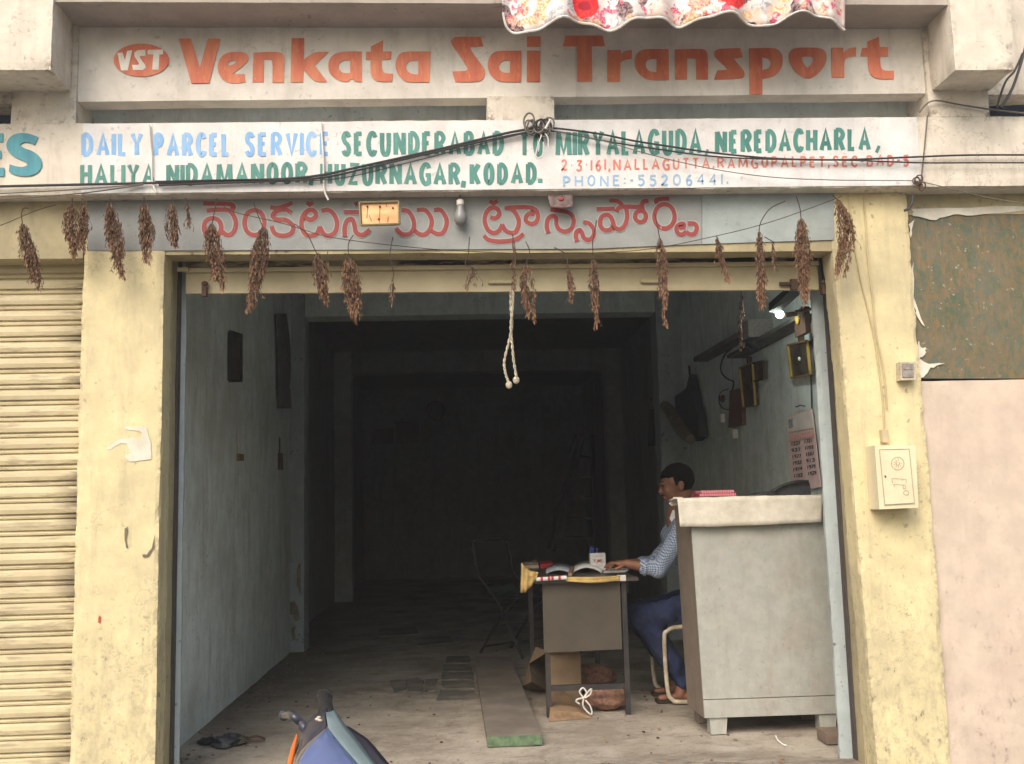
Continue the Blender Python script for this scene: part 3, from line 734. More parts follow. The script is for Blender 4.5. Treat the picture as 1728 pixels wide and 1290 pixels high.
BIG = [
 ('A', [[(700, 88), (820, 88), (905, 375), (985, 88), (1105, 90), (995, 522), (822, 522)]]),
 ('A', [[(1350, 512), (1300, 522), (1230, 525), (1165, 512), (1115, 475), (1080, 410), (1078, 335), (1110, 265), (1170, 228), (1240, 216), (1320, 220), (1365, 236), (1380, 270), (1370, 320), (1222, 435), (1340, 435)],
        [(1180, 355), (1180, 325), (1195, 308), (1225, 300), (1255, 304), (1262, 315), (1240, 335), (1205, 350)]]),
 ('A', [[(1425, 228), (1560, 218), (1680, 220), (1716, 240), (1728, 280), (1722, 517), (1612, 517), (1612, 330), (1606, 300), (1590, 292), (1528, 292), (1525, 512), (1417, 512)]]),
 ('B', [[(70, 85), (192, 85), (188, 295), (285, 218), (430, 218), (295, 350), (415, 510), (288, 510), (185, 390), (180, 512), (58, 512)]]),
 ('B', [[(752, 215), (752, 510), (690, 510), (668, 482), (640, 484), (625, 508), (560, 508), (495, 480), (440, 430), (422, 360), (435, 290), (480, 240), (560, 215)],
        [(640, 298), (575, 298), (535, 320), (521, 357), (535, 400), (575, 426), (638, 425)]]),
 ('B', [[(960, 105), (955, 215), (1043, 215), (1035, 292), (948, 295), (945, 370), (958, 412), (990, 430), (1055, 430), (1045, 508), (940, 510), (880, 495), (845, 455), (835, 400), (838, 295), (790, 295), (792, 218), (840, 215), (842, 165)]]),
 ('B', [[(1420, 215), (1408, 512), (1200, 515), (1150, 490), (1100, 430), (1075, 360), (1090, 280), (1125, 230), (1180, 214)],
        [(1303, 303), (1225, 303), (1190, 325), (1178, 365), (1195, 410), (1240, 435), (1300, 438)]]),
 ('C', [[(410, 72), (437, 165), (305, 172), (325, 220), (440, 370), (455, 430), (432, 485), (380, 512), (162, 510), (135, 408), (270, 405), (285, 385), (230, 285), (130, 150), (120, 110), (145, 78), (190, 70)]]),
 ('C', [[(803, 207), (800, 510), (610, 510), (545, 482), (490, 420), (474, 350), (490, 275), (530, 225), (590, 207)],
        [(695, 295), (640, 298), (600, 318), (583, 360), (597, 400), (635, 422), (693, 422)]]),
 ('C', [[(862, 68), (990, 68), (988, 170), (860, 170)], [(860, 207), (985, 207), (983, 510), (857, 508)]]),
 ('C', [[(1235, 60), (1595, 60), (1618, 163), (1490, 165), (1492, 507), (1348, 507), (1345, 165), (1208, 165)]]),
 ('D', [[(143, 200), (272, 200), (275, 240), (320, 205), (383, 200), (380, 288), (320, 292), (272, 325), (265, 510), (143, 508)]]),
 ('D', [[(740, 192), (742, 492), (560, 495), (490, 470), (425, 405), (404, 320), (420, 245), (460, 205), (530, 190)],
        [(622, 287), (560, 287), (525, 305), (513, 345), (530, 390), (570, 412), (620, 418)]]),
 ('D', [[(798, 195), (1060, 187), (1098, 200), (1115, 230), (1125, 300), (1122, 487), (1008, 487), (1000, 285), (920, 283), (918, 487), (803, 487)]]),
 ('D', [[(1435, 183), (1458, 270), (1375, 285), (1400, 320), (1470, 400), (1482, 440), (1465, 470), (1420, 480), (1180, 487), (1212, 398), (1310, 395), (1290, 360), (1200, 285), (1178, 240), (1190, 205), (1230, 187)]]),
 ('E', [[(195, 185), (420, 178), (480, 195), (518, 240), (527, 310), (505, 390), (440, 460), (325, 482), (325, 630), (200, 628)],
        [(325, 272), (375, 278), (405, 305), (408, 345), (385, 380), (325, 398)]]),
 ('E', [[(765, 177), (860, 178), (920, 195), (950, 240), (950, 310), (905, 390), (850, 445), (800, 473), (765, 478), (715, 465), (650, 415), (600, 345), (577, 280), (585, 220), (620, 187), (690, 176)],
        [(718, 268), (765, 262), (812, 268), (822, 300), (800, 340), (765, 374), (730, 340), (710, 300)]]),
 ('E', [[(995, 178), (1112, 178), (1112, 225), (1160, 182), (1238, 175), (1235, 262), (1160, 265), (1120, 300), (1122, 468), (1000, 468)]]),
 ('E', [[(1458, 70), (1465, 170), (1548, 172), (1548, 260), (1470, 265), (1472, 345), (1485, 385), (1520, 403), (1605, 400), (1603, 480), (1450, 482), (1395, 460), (1365, 415), (1350, 350), (1350, 262), (1278, 262), (1295, 182), (1345, 178), (1345, 120)]]),
]
for key, loops in BIG:
    ox, oy = OS[key]; fill_px([chaik(tr(l, ox, oy, 5.76)) for l in loops], YF, M['orange'], fascia, 'letter')
ov = [(337 + 270 * cos(2 * pi * k / 40), 298 + 160 * sin(2 * pi * k / 40)) for k in range(40)]
fill_px([tr(ov, 180, 50, 5.76)], YF, M['orange'], fascia, 'oval_emblem')
for l in ([(105, 230), (155, 225), (178, 300), (200, 208), (248, 202), (205, 398), (140, 398)],
          [(375, 198), (377, 258), (325, 257), (322, 275), (375, 345), (380, 372), (350, 395), (255, 393), (248, 345), (308, 345), (315, 330), (270, 262), (270, 225), (300, 202)],
          [(400, 200), (548, 195), (548, 240), (512, 245), (505, 392), (442, 392), (455, 242), (398, 242)]):
    fill_px([tr(l, 180, 50, 5.76)], YF - .0018, M['signwhite'], fascia, 'emblem_letter')
# neighbour's "ES" (coordinates of the 4.8x crop)
S_ = [(308, 150), (280, 215), (235, 195), (190, 193), (160, 212), (185, 240), (260, 262), (325, 310), (343, 370), (320, 430), (260, 465), (180, 470), (110, 455), (72, 430), (78, 372), (130, 390), (190, 396), (222, 378), (215, 355), (170, 335), (95, 300), (52, 245), (52, 190), (90, 140), (150, 118), (230, 122)]
fill_px([chaik(tr(S_, 0, 200, 4.8))], YB - .0, M['bluegreen'], band, 'letter')
fill_px([tr([(-110, 120), (24, 120), (24, 190), (-30, 190), (-30, 262), (10, 262), (10, 325), (-30, 325), (-30, 400), (35, 400), (35, 470), (-110, 470)], 0, 200, 4.8)], YB, M['bluegreen'], band, 'letter')
# Telugu words
T1 = [
 sm((75, 78), (200, 82), (330, 85), (372, 112), (348, 148)), sm((110, 150), (230, 140), (330, 150), (385, 230), (390, 300), (360, 368), (305, 385), (255, 350)),
 smc((165, 222), (225, 245), (250, 310), (225, 380), (165, 405), (105, 380), (82, 310), (105, 245)),
 smc((572, 145), (640, 175), (668, 265), (640, 355), (572, 386), (504, 355), (476, 265), (504, 175)),
 sm((728, 118), (800, 122), (880, 100), (940, 75)), sm((932, 170), (870, 138), (800, 150), (748, 195), (790, 235), (880, 242), (948, 300), (930, 368), (850, 393), (770, 368), (740, 300)),
 [(1080, 72), (1110, 92), (1142, 72)],
 sm((1062, 215), (1120, 238), (1172, 200), (1150, 150), (1095, 148), (1045, 200), (1030, 290), (1060, 370), (1120, 393), (1180, 370), (1208, 305)),
 sm((1208, 305), (1245, 375), (1300, 393), (1360, 350), (1375, 260), (1340, 180), (1290, 145), (1225, 152)),
 [(1555, 70), (1572, 98)], [(1445, 165), (1600, 165)],
 sm((1452, 402), (1450, 310), (1475, 245), (1520, 232), (1545, 290), (1560, 360), (1620, 385), (1695, 335))]
T2 = [sm((620, 145), (690, 160), (738, 250), (735, 330), (690, 378), (620, 375), (565, 320)),
      sm((770, 145), (850, 145), (910, 230), (900, 320), (850, 378), (790, 375), (735, 330)),
      sm((935, 145), (1000, 145), (1055, 230), (1050, 310), (1010, 370), (950, 370), (895, 330))]
T3 = [[(205, 78), (258, 108), (312, 78)],
      sm((215, 290), (280, 305), (335, 250), (310, 185), (245, 165), (180, 200), (145, 280), (145, 370), (190, 465), (270, 500), (340, 455), (372, 385)),
      sm((372, 385), (410, 460), (480, 497), (550, 485), (588, 400), (588, 320), (550, 240), (490, 180), (405, 172)),
      sm((440, 165), (600, 158), (740, 160), (820, 200), (845, 280), (820, 355), (755, 378), (690, 345), (690, 280), (740, 240), (800, 255)),
      sm((130, 535), (190, 588), (320, 612), (450, 605), (570, 575), (655, 510)),
      sm((985, 500), (962, 420), (975, 320), (1030, 275), (1085, 300), (1092, 390), (1130, 455), (1215, 480), (1295, 430), (1320, 340), (1285, 250), (1180, 212), (1010, 190)),
      sm((1445, 358), (1520, 372), (1585, 450), (1580, 540), (1520, 590), (1455, 565), (1430, 500), (1400, 462), (1355, 490), (1348, 555), (1365, 610))]
T4 = [sm((298, 72), (395, 75), (455, 115), (470, 150)), [(130, 185), (370, 178)], sm((395, 215), (430, 165), (520, 150), (680, 155), (725, 130), (750, 85), (818, 80)),
      sm((520, 165), (535, 290), (500, 400), (435, 452), (370, 425), (345, 350), (310, 280), (250, 258), (190, 300), (178, 390), (220, 455), (290, 462), (350, 425)),
      smc((712, 205), (765, 228), (785, 280), (765, 332), (712, 355), (660, 332), (640, 280), (660, 228)), sm((725, 130), (740, 165), (745, 205)),
      sm((925, 110), (920, 65), (1000, 48), (1092, 45)), smc((1030, 120), (1125, 165), (1165, 285), (1125, 395), (1030, 440), (935, 395), (895, 285), (935, 165)),
      sm((1225, 425), (1285, 418), (1280, 378), (1225, 388), (1188, 440), (1210, 505), (1265, 520), (1320, 480)), sm((1320, 480), (1360, 515), (1425, 510), (1458, 440), (1430, 378), (1340, 372))]
GRP = {id(T1): (3, 1, 2, 3, 3), id(T2): (3,), id(T3): (5, 1, 1), id(T4): (6, 2, 2)}
for T, (ox, oy, s) in ((T1, (330, 330, 5.76)), (T2, (570, 330, 5.76)), (T3, (800, 330, 7.855)), (T4, (990, 330, 7.855))):
    k = 0
    for cnt in GRP[id(T)]:
        halo, mb = MB(), MB()
        for st in T[k:k + cnt]:
            pts = [at(x, y, -.003) for x, y in tr(st, ox, oy, s)]; pts = [(p.x, p.z) for p in pts]
            cl = (Vector(st[0]) - Vector(st[-1])).length < 45 and len(st) > 36
            ribbon(halo, pts, .028, -.0026, cl); ribbon(mb, pts, .0195, -.0046, cl)
        k += cnt
        halo.build('letter_outline', M['halo'], tboard); mb.build('letter', M['telred'], tboard)
# stains and paper left on the pillars
pilL = [o for o in bld.children if o.name.startswith('pillar')][0]
def scrap(pts, Y, mat, name, parent, j=.004, t=.0015, sub=4):
    P = [at(x, y, Y) for x, y in pts]; Q = []
    for i in range(len(P)):
        a, b_ = P[i], P[(i + 1) % len(P)]
        for k in range(sub):
            q = a.lerp(b_, k / sub); Q.append(q + Vector((random.uniform(-1, 1), 0, random.uniform(-1, 1))) * j)
    return MB().plate(Q, (0, 1, 0), t).build(name, mat, parent)
scrap([(180, 757), (200, 742), (222, 739), (238, 742), (240, 730), (210, 724), (212, 720), (247, 722), (254, 748), (256, 775), (218, 780), (210, 770), (222, 765), (214, 750), (203, 748), (187, 758)], -.0045, M['torn'], 'torn_poster', pilL, .002)
M['soot'] = simple('soot_scratch', (.16, .14, .10), .9)
for l in ([(210, 893), (215, 889), (216, 897), (213, 912), (216, 925), (213, 925), (210, 910)], [(240, 936), (248, 936), (256, 925), (262, 900), (259, 925), (250, 940), (242, 941)]):
    scrap(l, -.0045, M['soot'], 'scratch', pilL, .0012, .001)
scrap([(167, 1038), (170, 1042), (169, 1052), (165, 1051)], -.0045, M['redink'], 'scratch', pilL, .001, .001)

# ---------------------------------------------------------------- roller shutters
def slat_mesh(x0, x1, h):
    prof = [(0, 0), (-.012, .004), (-.015, h * .30), (-.013, h * .56), (-.004, h * .66), (.001, h * .70), (-.009, h * .76), (-.010, h * .86), (-.005, h * .93), (.000, h * .96), (.000, h)]
    mb_ = MB(); n = len(prof)
    vs = [(x0, y, z) for y, z in prof] + [(x1, y, z) for y, z in prof]
    mb_.add(vs, [(i, i + n, i + n + 1, i + 1) for i in range(n - 1)] + [])
    mb_.add([(x0, .006, 0), (x1, .006, 0), (x1, .006, h), (x0, .006, h)], [(0, 1, 2, 3)])
    return mb_.mesh('slat')
shL = thing('roller_shutter', 'closed cream roller shutter left of the yellow pillar, slats sooty at their ends', 'roller shutter', (0, .13, 0))
hs = abs(at(70, 700, .13).z - at(70, 727.2, .13).z)
sm_ = slat_mesh(-3.1, XL0 + .03, hs); sm_.materials.append(M['slat'])
z = zb(70, 437, .13) - hs
i = 0
while z > -.4:
    o = bpy.data.objects.new('slat', sm_); COL.objects.link(o); o.parent = shL; o.location = (0, random.uniform(-.001, .001), z); o.rotation_euler = (random.uniform(-.01, .01), 0, 0)
    z -= hs
rough(BX0, -3.16, .0, .16, -.36, bandbot(-4) + .01, .06, .002, .004).build('pillar', M['yellow'], bld)
for x_ in (-3.15,): MB().box(x_, x_ + .05, .11, .15, -.36, 2.3).build('guide_channel', M['rail'], shL)
shM = thing('roller_shutter', 'raised roller shutter over the open shop, only its bottom rail hanging down', 'roller shutter', (0, .17, 0))
zr = lambda y: zb(600, y, .16)
MB().box(XL1 + .045, XR0 - .03, .165, .18, zr(452), zr(432) + .1).build('slat', M['slat'], shM)
MB().box(XL1 + .045, XR0 - .03, .175, .185, zr(456) - .003, zr(452)).build('slat_joint', M['darkgap'], shM)
b_ = rough(XL1 + .05, XR0 - .035, .155, .18, (at(300, 496, .155).z, at(1390, 489, .155).z), zr(457), .04, .0015, .001).build('bottom_rail', M['rail'], shM)
MB().box(XL1 + .05, XR0 - .035, .135, .155, zr(457) - .004, zr(452)).build('rail_lip', M['rail'], shM)
for xa_, xb_, yy in ((825, 865, 476), (1083, 1112, 475)):
    a, c = at(xa_, yy, .145), at(xb_, yy, .145)
    MB().tube([a + Vector((0, .015, 0)), a, c, c + Vector((0, .015, 0))], .010, 8).build('lift_handle', M['rail'], shM)
for px, py in ((345, 487), (1390, 484)):
    a = at(px, py, .135); o = MB().box(a.x - .010, a.x + .010, .125, .156, a.z - .035, a.z + .008)
    o.ball(a + Vector((.002, -.004, .02)), (.016, .012, .012), 10, 6); o.build('lock', M['rust'], shM)
g_ = MB(); 
MB().box(XL1 + .0025, XL1 + .010, .196, .24, -.1, 2.45).build('guide_channel', M['darkgap'], shM)
MB().box(XR0 + .012, XR0 + .0195, .195, .236, -.1, 2.45).build('guide_channel', M['darkgap'], shM)
a = at(1300, 478, .12); MB().tube([(a.x + .05, .14, a.z), (a.x + .16, .14, a.z)], .009, 8).box(a.x + .10, a.x + .13, .128, .15, a.z - .03, a.z + .02).build('latch_bolt', M['rust'], shM)
a = at(300, 455, .13); c = at(318, 455, .13)
MB().tube([a, c], .011, 8).build('shutter_pin', M['rail'], shM)

# ---------------------------------------------------------------- dried bunches
def leaf(mb_, p, d, ln, wd, side):
    d = d.normalized(); s = d.cross(side); s = s.normalized() if s.length > 1e-4 else Vector((1, 0, 0)); nrm = d.cross(s) * wd * .35
    mb_.add([p, p + d * ln * .45 + s * wd * .5, p + d * ln * 1.0, p + d * ln * .45 - s * wd * .5 + nrm], [(0, 1, 2), (0, 2, 3)])
def bunch(px, yt, yb, wpx, dens, label, stem=None, lean=0, curve=0, Y=-.12, tip=.5, name='dried_grain_bunch'):
    top, bot = at(px, yt, Y), at(px + lean, yb, Y); H = (top - bot).length
    Wd = (at(px + wpx, yt, Y) - top).length / 2
    t = thing(name, label, 'dried bunch', top, 0, 'dried grain bunches hanging from the sign band')
    st = MB()
    sp = [at(x, y, Y) for x, y in (stem or [(px, yt - 25)])] + [top]
    if len(sp) > 1 and (sp[0] - top).length > .005: st.tube(catmull(sp, 4), [.0022] * (4 * (len(sp) - 1) + 1), 5)
    mbl = MB(); ns = max(2, int(2 + wpx / 4.5)); strands = []
    for s in range(ns):
        a = random.uniform(0, 2 * pi); off = Vector((cos(a), sin(a) * .6, 0)) * Wd * random.uniform(.25, 1.4)
        L = random.uniform(.62, 1.0) if s else 1.
        cv = Vector((curve * .001 * 2.4, 0, 0))
        pts = []
        for k in range(9):
            u = k / 8
            pr_ = sin(min(1, u * 1.35 + .12) * pi * .55) * (1 - .55 * max(0, u - .45) / .55)
            pts.append(top.lerp(bot, u * L) + off * pr_ * .75 + cv * sin(u * pi) + Vector((random.uniform(-1, 1), random.uniform(-1, 1), 0)) * .004)
        strands.append(pts); st.tube(pts, .0012, 4)
    n = int(dens * H * wpx * 120)
    for _ in range(n):
        s = random.choice(strands); u = random.random() ** .85 * 7.99; k = int(u); p = s[k].lerp(s[k + 1], u - k)
        a = random.uniform(0, 2 * pi); rad = (Wd * .36 + .003) * random.uniform(.1, 1.15)
        o_ = Vector((cos(a), sin(a) * .8, 0)) * rad
        d = Vector((o_.x * 11 + random.gauss(0, .22), o_.y * 11 + random.gauss(0, .22), -1.0))
        leaf(mbl, p + o_ * .6, d, random.uniform(.013, .030), random.uniform(.003, .0062), Vector((random.gauss(0, 1), random.gauss(0, 1), random.gauss(0, 1))))
    for _ in range(int(wpx / 3)):
        s_ = random.choice(strands); k = random.randint(2, 7); p = s_[k]; a = random.uniform(0, 2 * pi); d = Vector((cos(a) * .6, sin(a) * .5, -1)).normalized() * random.uniform(.02, .05)
        q = p + d; st.tube([p, q, q + Vector((0, 0, -.012))], .0008, 3)
        for _k in range(3): leaf(mbl, q + Vector((0, 0, -.004 * _k)), Vector((random.gauss(0, .4), random.gauss(0, .4), -1)), .016, .004, Vector((random.gauss(0, 1), 1, 0)))
    st.build('stem', M['stem'], t); o = mbl.build('seed_head', M['dry'], t); o['kind'] = 'stuff'
    return t
B = [
 (38, 378, 488, 36, 1., 'dark seed bunch at far left hooked on the string before the closed shutter', [(48, 352), (40, 352), (36, 362)], 26),
 (122, 345, 432, 34, 1.1, 'short broad brown bunch above the top left corner of the yellow pillar', [(122, 335)], 6),
 (140, 343, 425, 20, .8, 'narrow dark bunch tight against the broad one left of the pillar top', [(138, 335)], -2),
 (186, 343, 470, 34, 1.2, 'long full bunch leaning right over the head of the left pillar', [(186, 333)], 26),
 (243, 343, 445, 30, 1.1, 'rounded bunch with a ragged tip above the left pillar, right of the long leaning one', [(243, 333)], 4),
 (290, 343, 415, 27, 1.1, 'short stubby bunch over the right edge of the left pillar', [(290, 333)], 5),
 (316, 343, 385, 10, .8, 'tiny wisp beside the stubby bunch just before the red Telugu letters', [(312, 335)], 4),
 (358, 378, 490, 34, 1.2, 'thick bunch hanging over the first red Telugu letter', [(366, 335)], 14),
 (444, 385, 525, 32, 1.1, 'long bunch with orange tip curving left, over the round Telugu letter', [(428, 343), (434, 360)], -22),
 (537, 428, 512, 30, 1., 'reddish bunch on a bent twig left of the gilded plate', [(497, 378), (518, 395), (533, 425)], 14),
 (552, 440, 470, 8, .5, 'tiny sprig between the reddish bunch and the tall bunch under the gilded plate', [(553, 425)], 0),
 (588, 435, 542, 34, 1.3, 'tall full bunch with copper tip below the left edge of the gilded plate', [(596, 397), (588, 412)], 16),
 (663, 470, 511, 8, .6, 'thin twig with a small tuft at its end right below the gilded plate', [(663, 400), (658, 430), (664, 460)], -1),
 (797, 452, 476, 26, .14, 'bare twig with a few loose sprouts near the middle of the shutter rail', [(792, 400), (790, 430), (785, 446)], -8),
 (866, 405, 490, 9, .45, 'sparse knotted sprig above the knotted rope', [(865, 395)], 0),
 (888, 445, 542, 26, 1.1, 'pointed copper bunch just right of the hanging rope', [(887, 408), (894, 425)], 8),
 (958, 452, 506, 15, .8, 'small thin sprig right of the pointed copper bunch', [(935, 418), (955, 430)], 6),
 (1002, 438, 550, 19, 1.2, 'slim straight bunch under the red and white sticker', [(1007, 372), (1000, 410)], 4),
 (1113, 402, 548, 19, 1.2, 'slim long bunch left of the last Telugu letters in front of a shutter handle', [(1105, 360), (1110, 385)], 8),
 (1211, 402, 474, 15, .9, 'short slanting sprig under the end of the Telugu lettering', [(1208, 398)], 20),
 (1281, 392, 522, 22, 1.1, 'ragged bunch with pale orange tip left of the lit lamp', [(1325, 340), (1300, 352), (1284, 375)], 4),
 (1304, 408, 450, 9, .35, 'loose side sprig beside the ragged bunch above the lit lamp', [(1290, 400)], 2),
 (1352, 370, 512, 32, 1.2, 'thick long bunch over the right end of the shutter rail', [(1344, 332), (1350, 352)], 8),
 (1414, 338, 466, 30, 1.2, 'curved sickle shaped bunch against the right yellow pillar', [(1405, 330)], 2, 14),
]
for e in B:
    bunch(*e[:6], stem=e[6], lean=e[7], curve=(e[8] if len(e) > 8 else 0))
# darker withered sprig inside the room
bunch(1252, 500, 590, 16, .5, 'withered dark sprig hanging inside the room above the shelf', stem=[(1246, 470)], lean=-2, Y=.9)

def wire(name, label, cat, pts, Y, r, mat, group=None, n=5, seg=6):
    P = [at(x, y, Y if not isinstance(Y, list) else Y[i]) for i, (x, y) in enumerate(pts)]
    return tag(MB().tube(catmull(P, n), r, seg).build(name, mat, None), label, cat, group)
wire('string', 'thin dark string the dried bunches hang from, sagging across the shop opening', 'string', [(-60, 400), (0, 381), (60, 356), (95, 346)], -.118, .0016, M['stem'])
wire('string', 'long sagging string crossing the red Telugu lettering up to the right pillar', 'string', [(375, 345), (395, 358), (480, 378), (560, 401), (700, 418), (800, 425), (900, 428), (1000, 427), (1100, 420), (1215, 397), (1290, 378), (1350, 358), (1420, 332)], -.118, .0016, M['stem'])
G5 = 'black cables slung across the lower sign'
cabs = [
 ('thick black cable from the left edge of the sign rising to the middle knot', [(-40, 317), (0, 315), (130, 312), (262, 309), (400, 305), (520, 299), (620, 279), (750, 250), (850, 226), (900, 217)], .0055, 'cable'),
 ('second black cable running just beneath the thick one left of the knot', [(268, 313), (400, 308), (530, 302), (640, 279), (760, 251), (860, 229), (905, 221)], .0045, 'cable'),
 ('thin wire between the two cables left of the knot and the letters of HUZURNAGAR', [(262, 306), (420, 303), (560, 303), (700, 272), (800, 246), (890, 224)], .002, 'cable'),
 ('thin grey wire along the lower left edge of the sign', [(-40, 329), (0, 327), (130, 320), (242, 311)], .0025, 'greycable'),
 ('lowest grey wire at the bottom left of the sign', [(-40, 340), (0, 337), (70, 332), (150, 325), (242, 312)], .0028, 'greycable'),
 ('upper black cable from the knot over MIRYALAGUDA to the right edge', [(905, 215), (940, 217), (1010, 226), (1070, 238), (1140, 249), (1210, 259), (1310, 268), (1420, 270), (1550, 265), (1640, 262), (1760, 262)], .0042, 'cable'),
 ('second black cable from the knot fading flat along the sign to the right', [(905, 219), (950, 224), (1030, 240), (1110, 252), (1200, 264), (1300, 269), (1440, 271), (1550, 275), (1640, 275), (1760, 275)], .0032, 'cable'),
 ('lowest thin wire drooping from the knot to the rusty tie at the right', [(935, 222), (1010, 236), (1100, 262), (1200, 285), (1300, 299), (1400, 304), (1500, 305), (1553, 307), (1620, 323), (1690, 338), (1760, 346)], .002, 'greycable'),
 ('twisted wire fixed along the right pillar above the sign', [(1552, 190), (1562, 177), (1580, 170), (1620, 177), (1680, 186), (1760, 195)], .004, 'greycable'),
]
for k, (lb, pts, r_, mk) in enumerate(cabs):
    wire('cable', lb, 'cable', pts, -.098 - .004 * (k % 4), r_, M[mk], G5)
wire('cable', 'black cable dropping down at the top right corner', 'cable', [(1736, 60), (1722, 110), (1708, 150), (1690, 182)], -.16, .006, M['cable'])
wire('cable', 'second black cable beside it dropping to the right sign corner', 'cable', [(1726, 90), (1712, 120), (1696, 140), (1682, 182)], -.12, .005, M['cable'])
for px, y0_, y1_, lb in ((254, 212, 318, 'pale strap tied round the sign band across PARCEL'), (544, 210, 330, 'grey strap tied round the sign band before SECUNDERABAD')):
    P = [(px - 2, y0_ - 2), (px, y0_ + 30), (px + 2, (y0_ + y1_) / 2), (px + 3, y1_ - 12), (px + 10, y1_ + 8)]
    wire('strap', lb, 'strap', P, -.094, .0045, M['strap'])
wire('strap', 'rusty wire tied down the right end of the white sign', 'strap', [(1565, 196), (1561, 240), (1556, 290), (1553, 318)], -.092, .003, M['greycable'])
kt = thing('cable_knot', 'tangled grey cable knot with looped ends over the word TO', 'cable knot', at(912, 215, -.11))
for k in range(9):
    c = at(905 + random.uniform(-16, 26), 208 + random.uniform(-6, 12), -.115); q = []
    for j in range(9):
        a = 2 * pi * j / 8 * 1.1; q.append(c + Vector((cos(a + k) * .022, sin(a) * .012, sin(a + k) * .032)))
    MB().tube(catmull(q, 3), .004, 6).build('cable_loop', M['greycable' if k % 3 else 'cable'], kt)
MB().tube(catmull([at(x, y, -.125) for x, y in ((914, 228), (908, 245), (904, 262), (908, 268), (916, 262), (917, 240))], 4), .0028, 6).build('cable_tail', M['strap'], kt)
MB().tube(catmull([at(x, y, -.125) for x, y in ((920, 225), (925, 235), (925, 250))], 4), .0028, 6).build('cable_tail', M['strap'], kt)
MB().tube([at(920, 218, -.13), at(929, 202, -.13)], .006, 6).build('white_tie', M['strap'], kt)
kt2 = thing('wire_knot', 'rusty wire knot at the right end of the lower sign', 'wire knot', at(1551, 307, -.1))
for k in range(5):
    c = at(1551 + random.uniform(-6, 6), 307 + random.uniform(-5, 12), -.105); q = []
    for j in range(7):
        a = 2 * pi * j / 6; q.append(c + Vector((cos(a + k) * .014, sin(a) * .008, sin(a + k) * .018)))
    MB().tube(catmull(q, 3), .0028, 5).build('wire_loop', M['rust'], kt2)
wire('cable', 'short hooked black cable end below the wire knot', 'cable', [(1540, 330), (1539, 342), (1533, 352), (1526, 356)], -.1, .006, M['cable'])
# bulb, plate, sticker
def bulb(px, py, Y):
    c = at(px, py, Y); t = thing('light_bulb', 'unlit white light bulb hanging between the two Telugu words', 'light bulb', c)
    pr_ = [(.002, -.052), (.016, -.048), (.025, -.036), (.029, -.020), (.027, -.004), (.019, .016), (.015, .030), (.014, .040)]
    MB().lathe(pr_, c, n=20).build('glass', M['bulb'], t, smooth=True)
    MB().lathe([(.015, .040), (.016, .043), (.016, .062), (.010, .066)], c, n=16).build('cap', M['strap'], t)
    MB().tube([c + Vector((0, 0, .06)), c + Vector((0, .02, .11))], .003, 6).build('flex', M['cable'], t)
bulb(777, 362, -.04)
pl = thing('gilded_plate', 'shining gilded tin plate with nail holes hung over the Telugu sign', 'plate', at(640, 363, -.11))
q = [at(x, y, -.115) for x, y in ((607, 343), (673, 341), (674, 379), (609, 381))]
MB().plate(q, (0, 1, 0), .006).build('plate_face', M['plaque'], pl)
f = MB()
for i in range(4):
    a, c = q[i], q[(i + 1) % 4]; f.tube([a + Vector((0, -.004, 0)), c + Vector((0, -.004, 0))], .0055, 6)
f.build('frame', M['plaqueframe'], pl)
nl = MB()
for x, y in ((620, 349), (641, 349), (663, 351), (639, 370)): nl.ball(at(x, y, -.117), .0045, 8, 5)
for x, y, x2, y2 in ((620, 350, 619, 368), (641, 350, 640, 376), (652, 341, 652, 349), (623, 363, 627, 374), (655, 366, 654, 375)): nl.tube([at(x, y, -.1175), at(x2, y2, -.1175)], .001, 5)
nl.build('nail', M['rust'], pl)
MB().tube([at(640, 343, -.11), at(640, 326, -.09)], .0015, 5).build('hanging_wire', M['stem'], pl)
stk = thing('flower_picture', 'small red and white flower picture hanging under the sign over the Telugu letters', 'picture', at(945, 345, -.06))
MB().plate([at(x, y, -.06) for x, y in ((924, 330), (966, 328), (966, 346), (958, 351), (929, 348))], (0, 1, 0), .004).build('print', simple('pink_white_print', (.15, .10, .10), .5, var=.5, scale=50), stk)
MB().ball(at(947, 336, -.062), (.013, .004, .010), 14, 6).build('flower', M['telred'], stk)
MB().tube([at(928, 349, -.064), at(945, 351, -.064), at(965, 349, -.064)], .002, 6).build('rim', M['board'], stk)
# hanging rope
rp = thing('rope_loop', 'pale knotted rope loop hanging from the shutter rail', 'rope', at(862, 497, .15))
def twisted(pts, r, name):
    P = catmull(pts, 8)
    for ph in (0, pi):
        q = []
        for i, p in enumerate(P):
            a = i * 1.1 + ph; q.append(p + Vector((cos(a), sin(a), 0)) * r * .55)
        MB().tube(q, r * .62, 6).build(name, M['rope'], rp)
twisted([at(x, y, .14) for x, y in ((862, 490), (862, 520), (864, 550), (858, 580), (851, 610), (853, 630), (858, 645))], .0062, 'rope_strand')
twisted([at(x, y, .13) for x, y in ((866, 490), (865, 520), (862, 550), (864, 580), (867, 610), (872, 640))], .0062, 'rope_strand')
for x, y in ((859, 650), (871, 642)): MB().ball(at(x, y, .135), (.015, .013, .018), 10, 7).build('knot', M['rope'], rp)

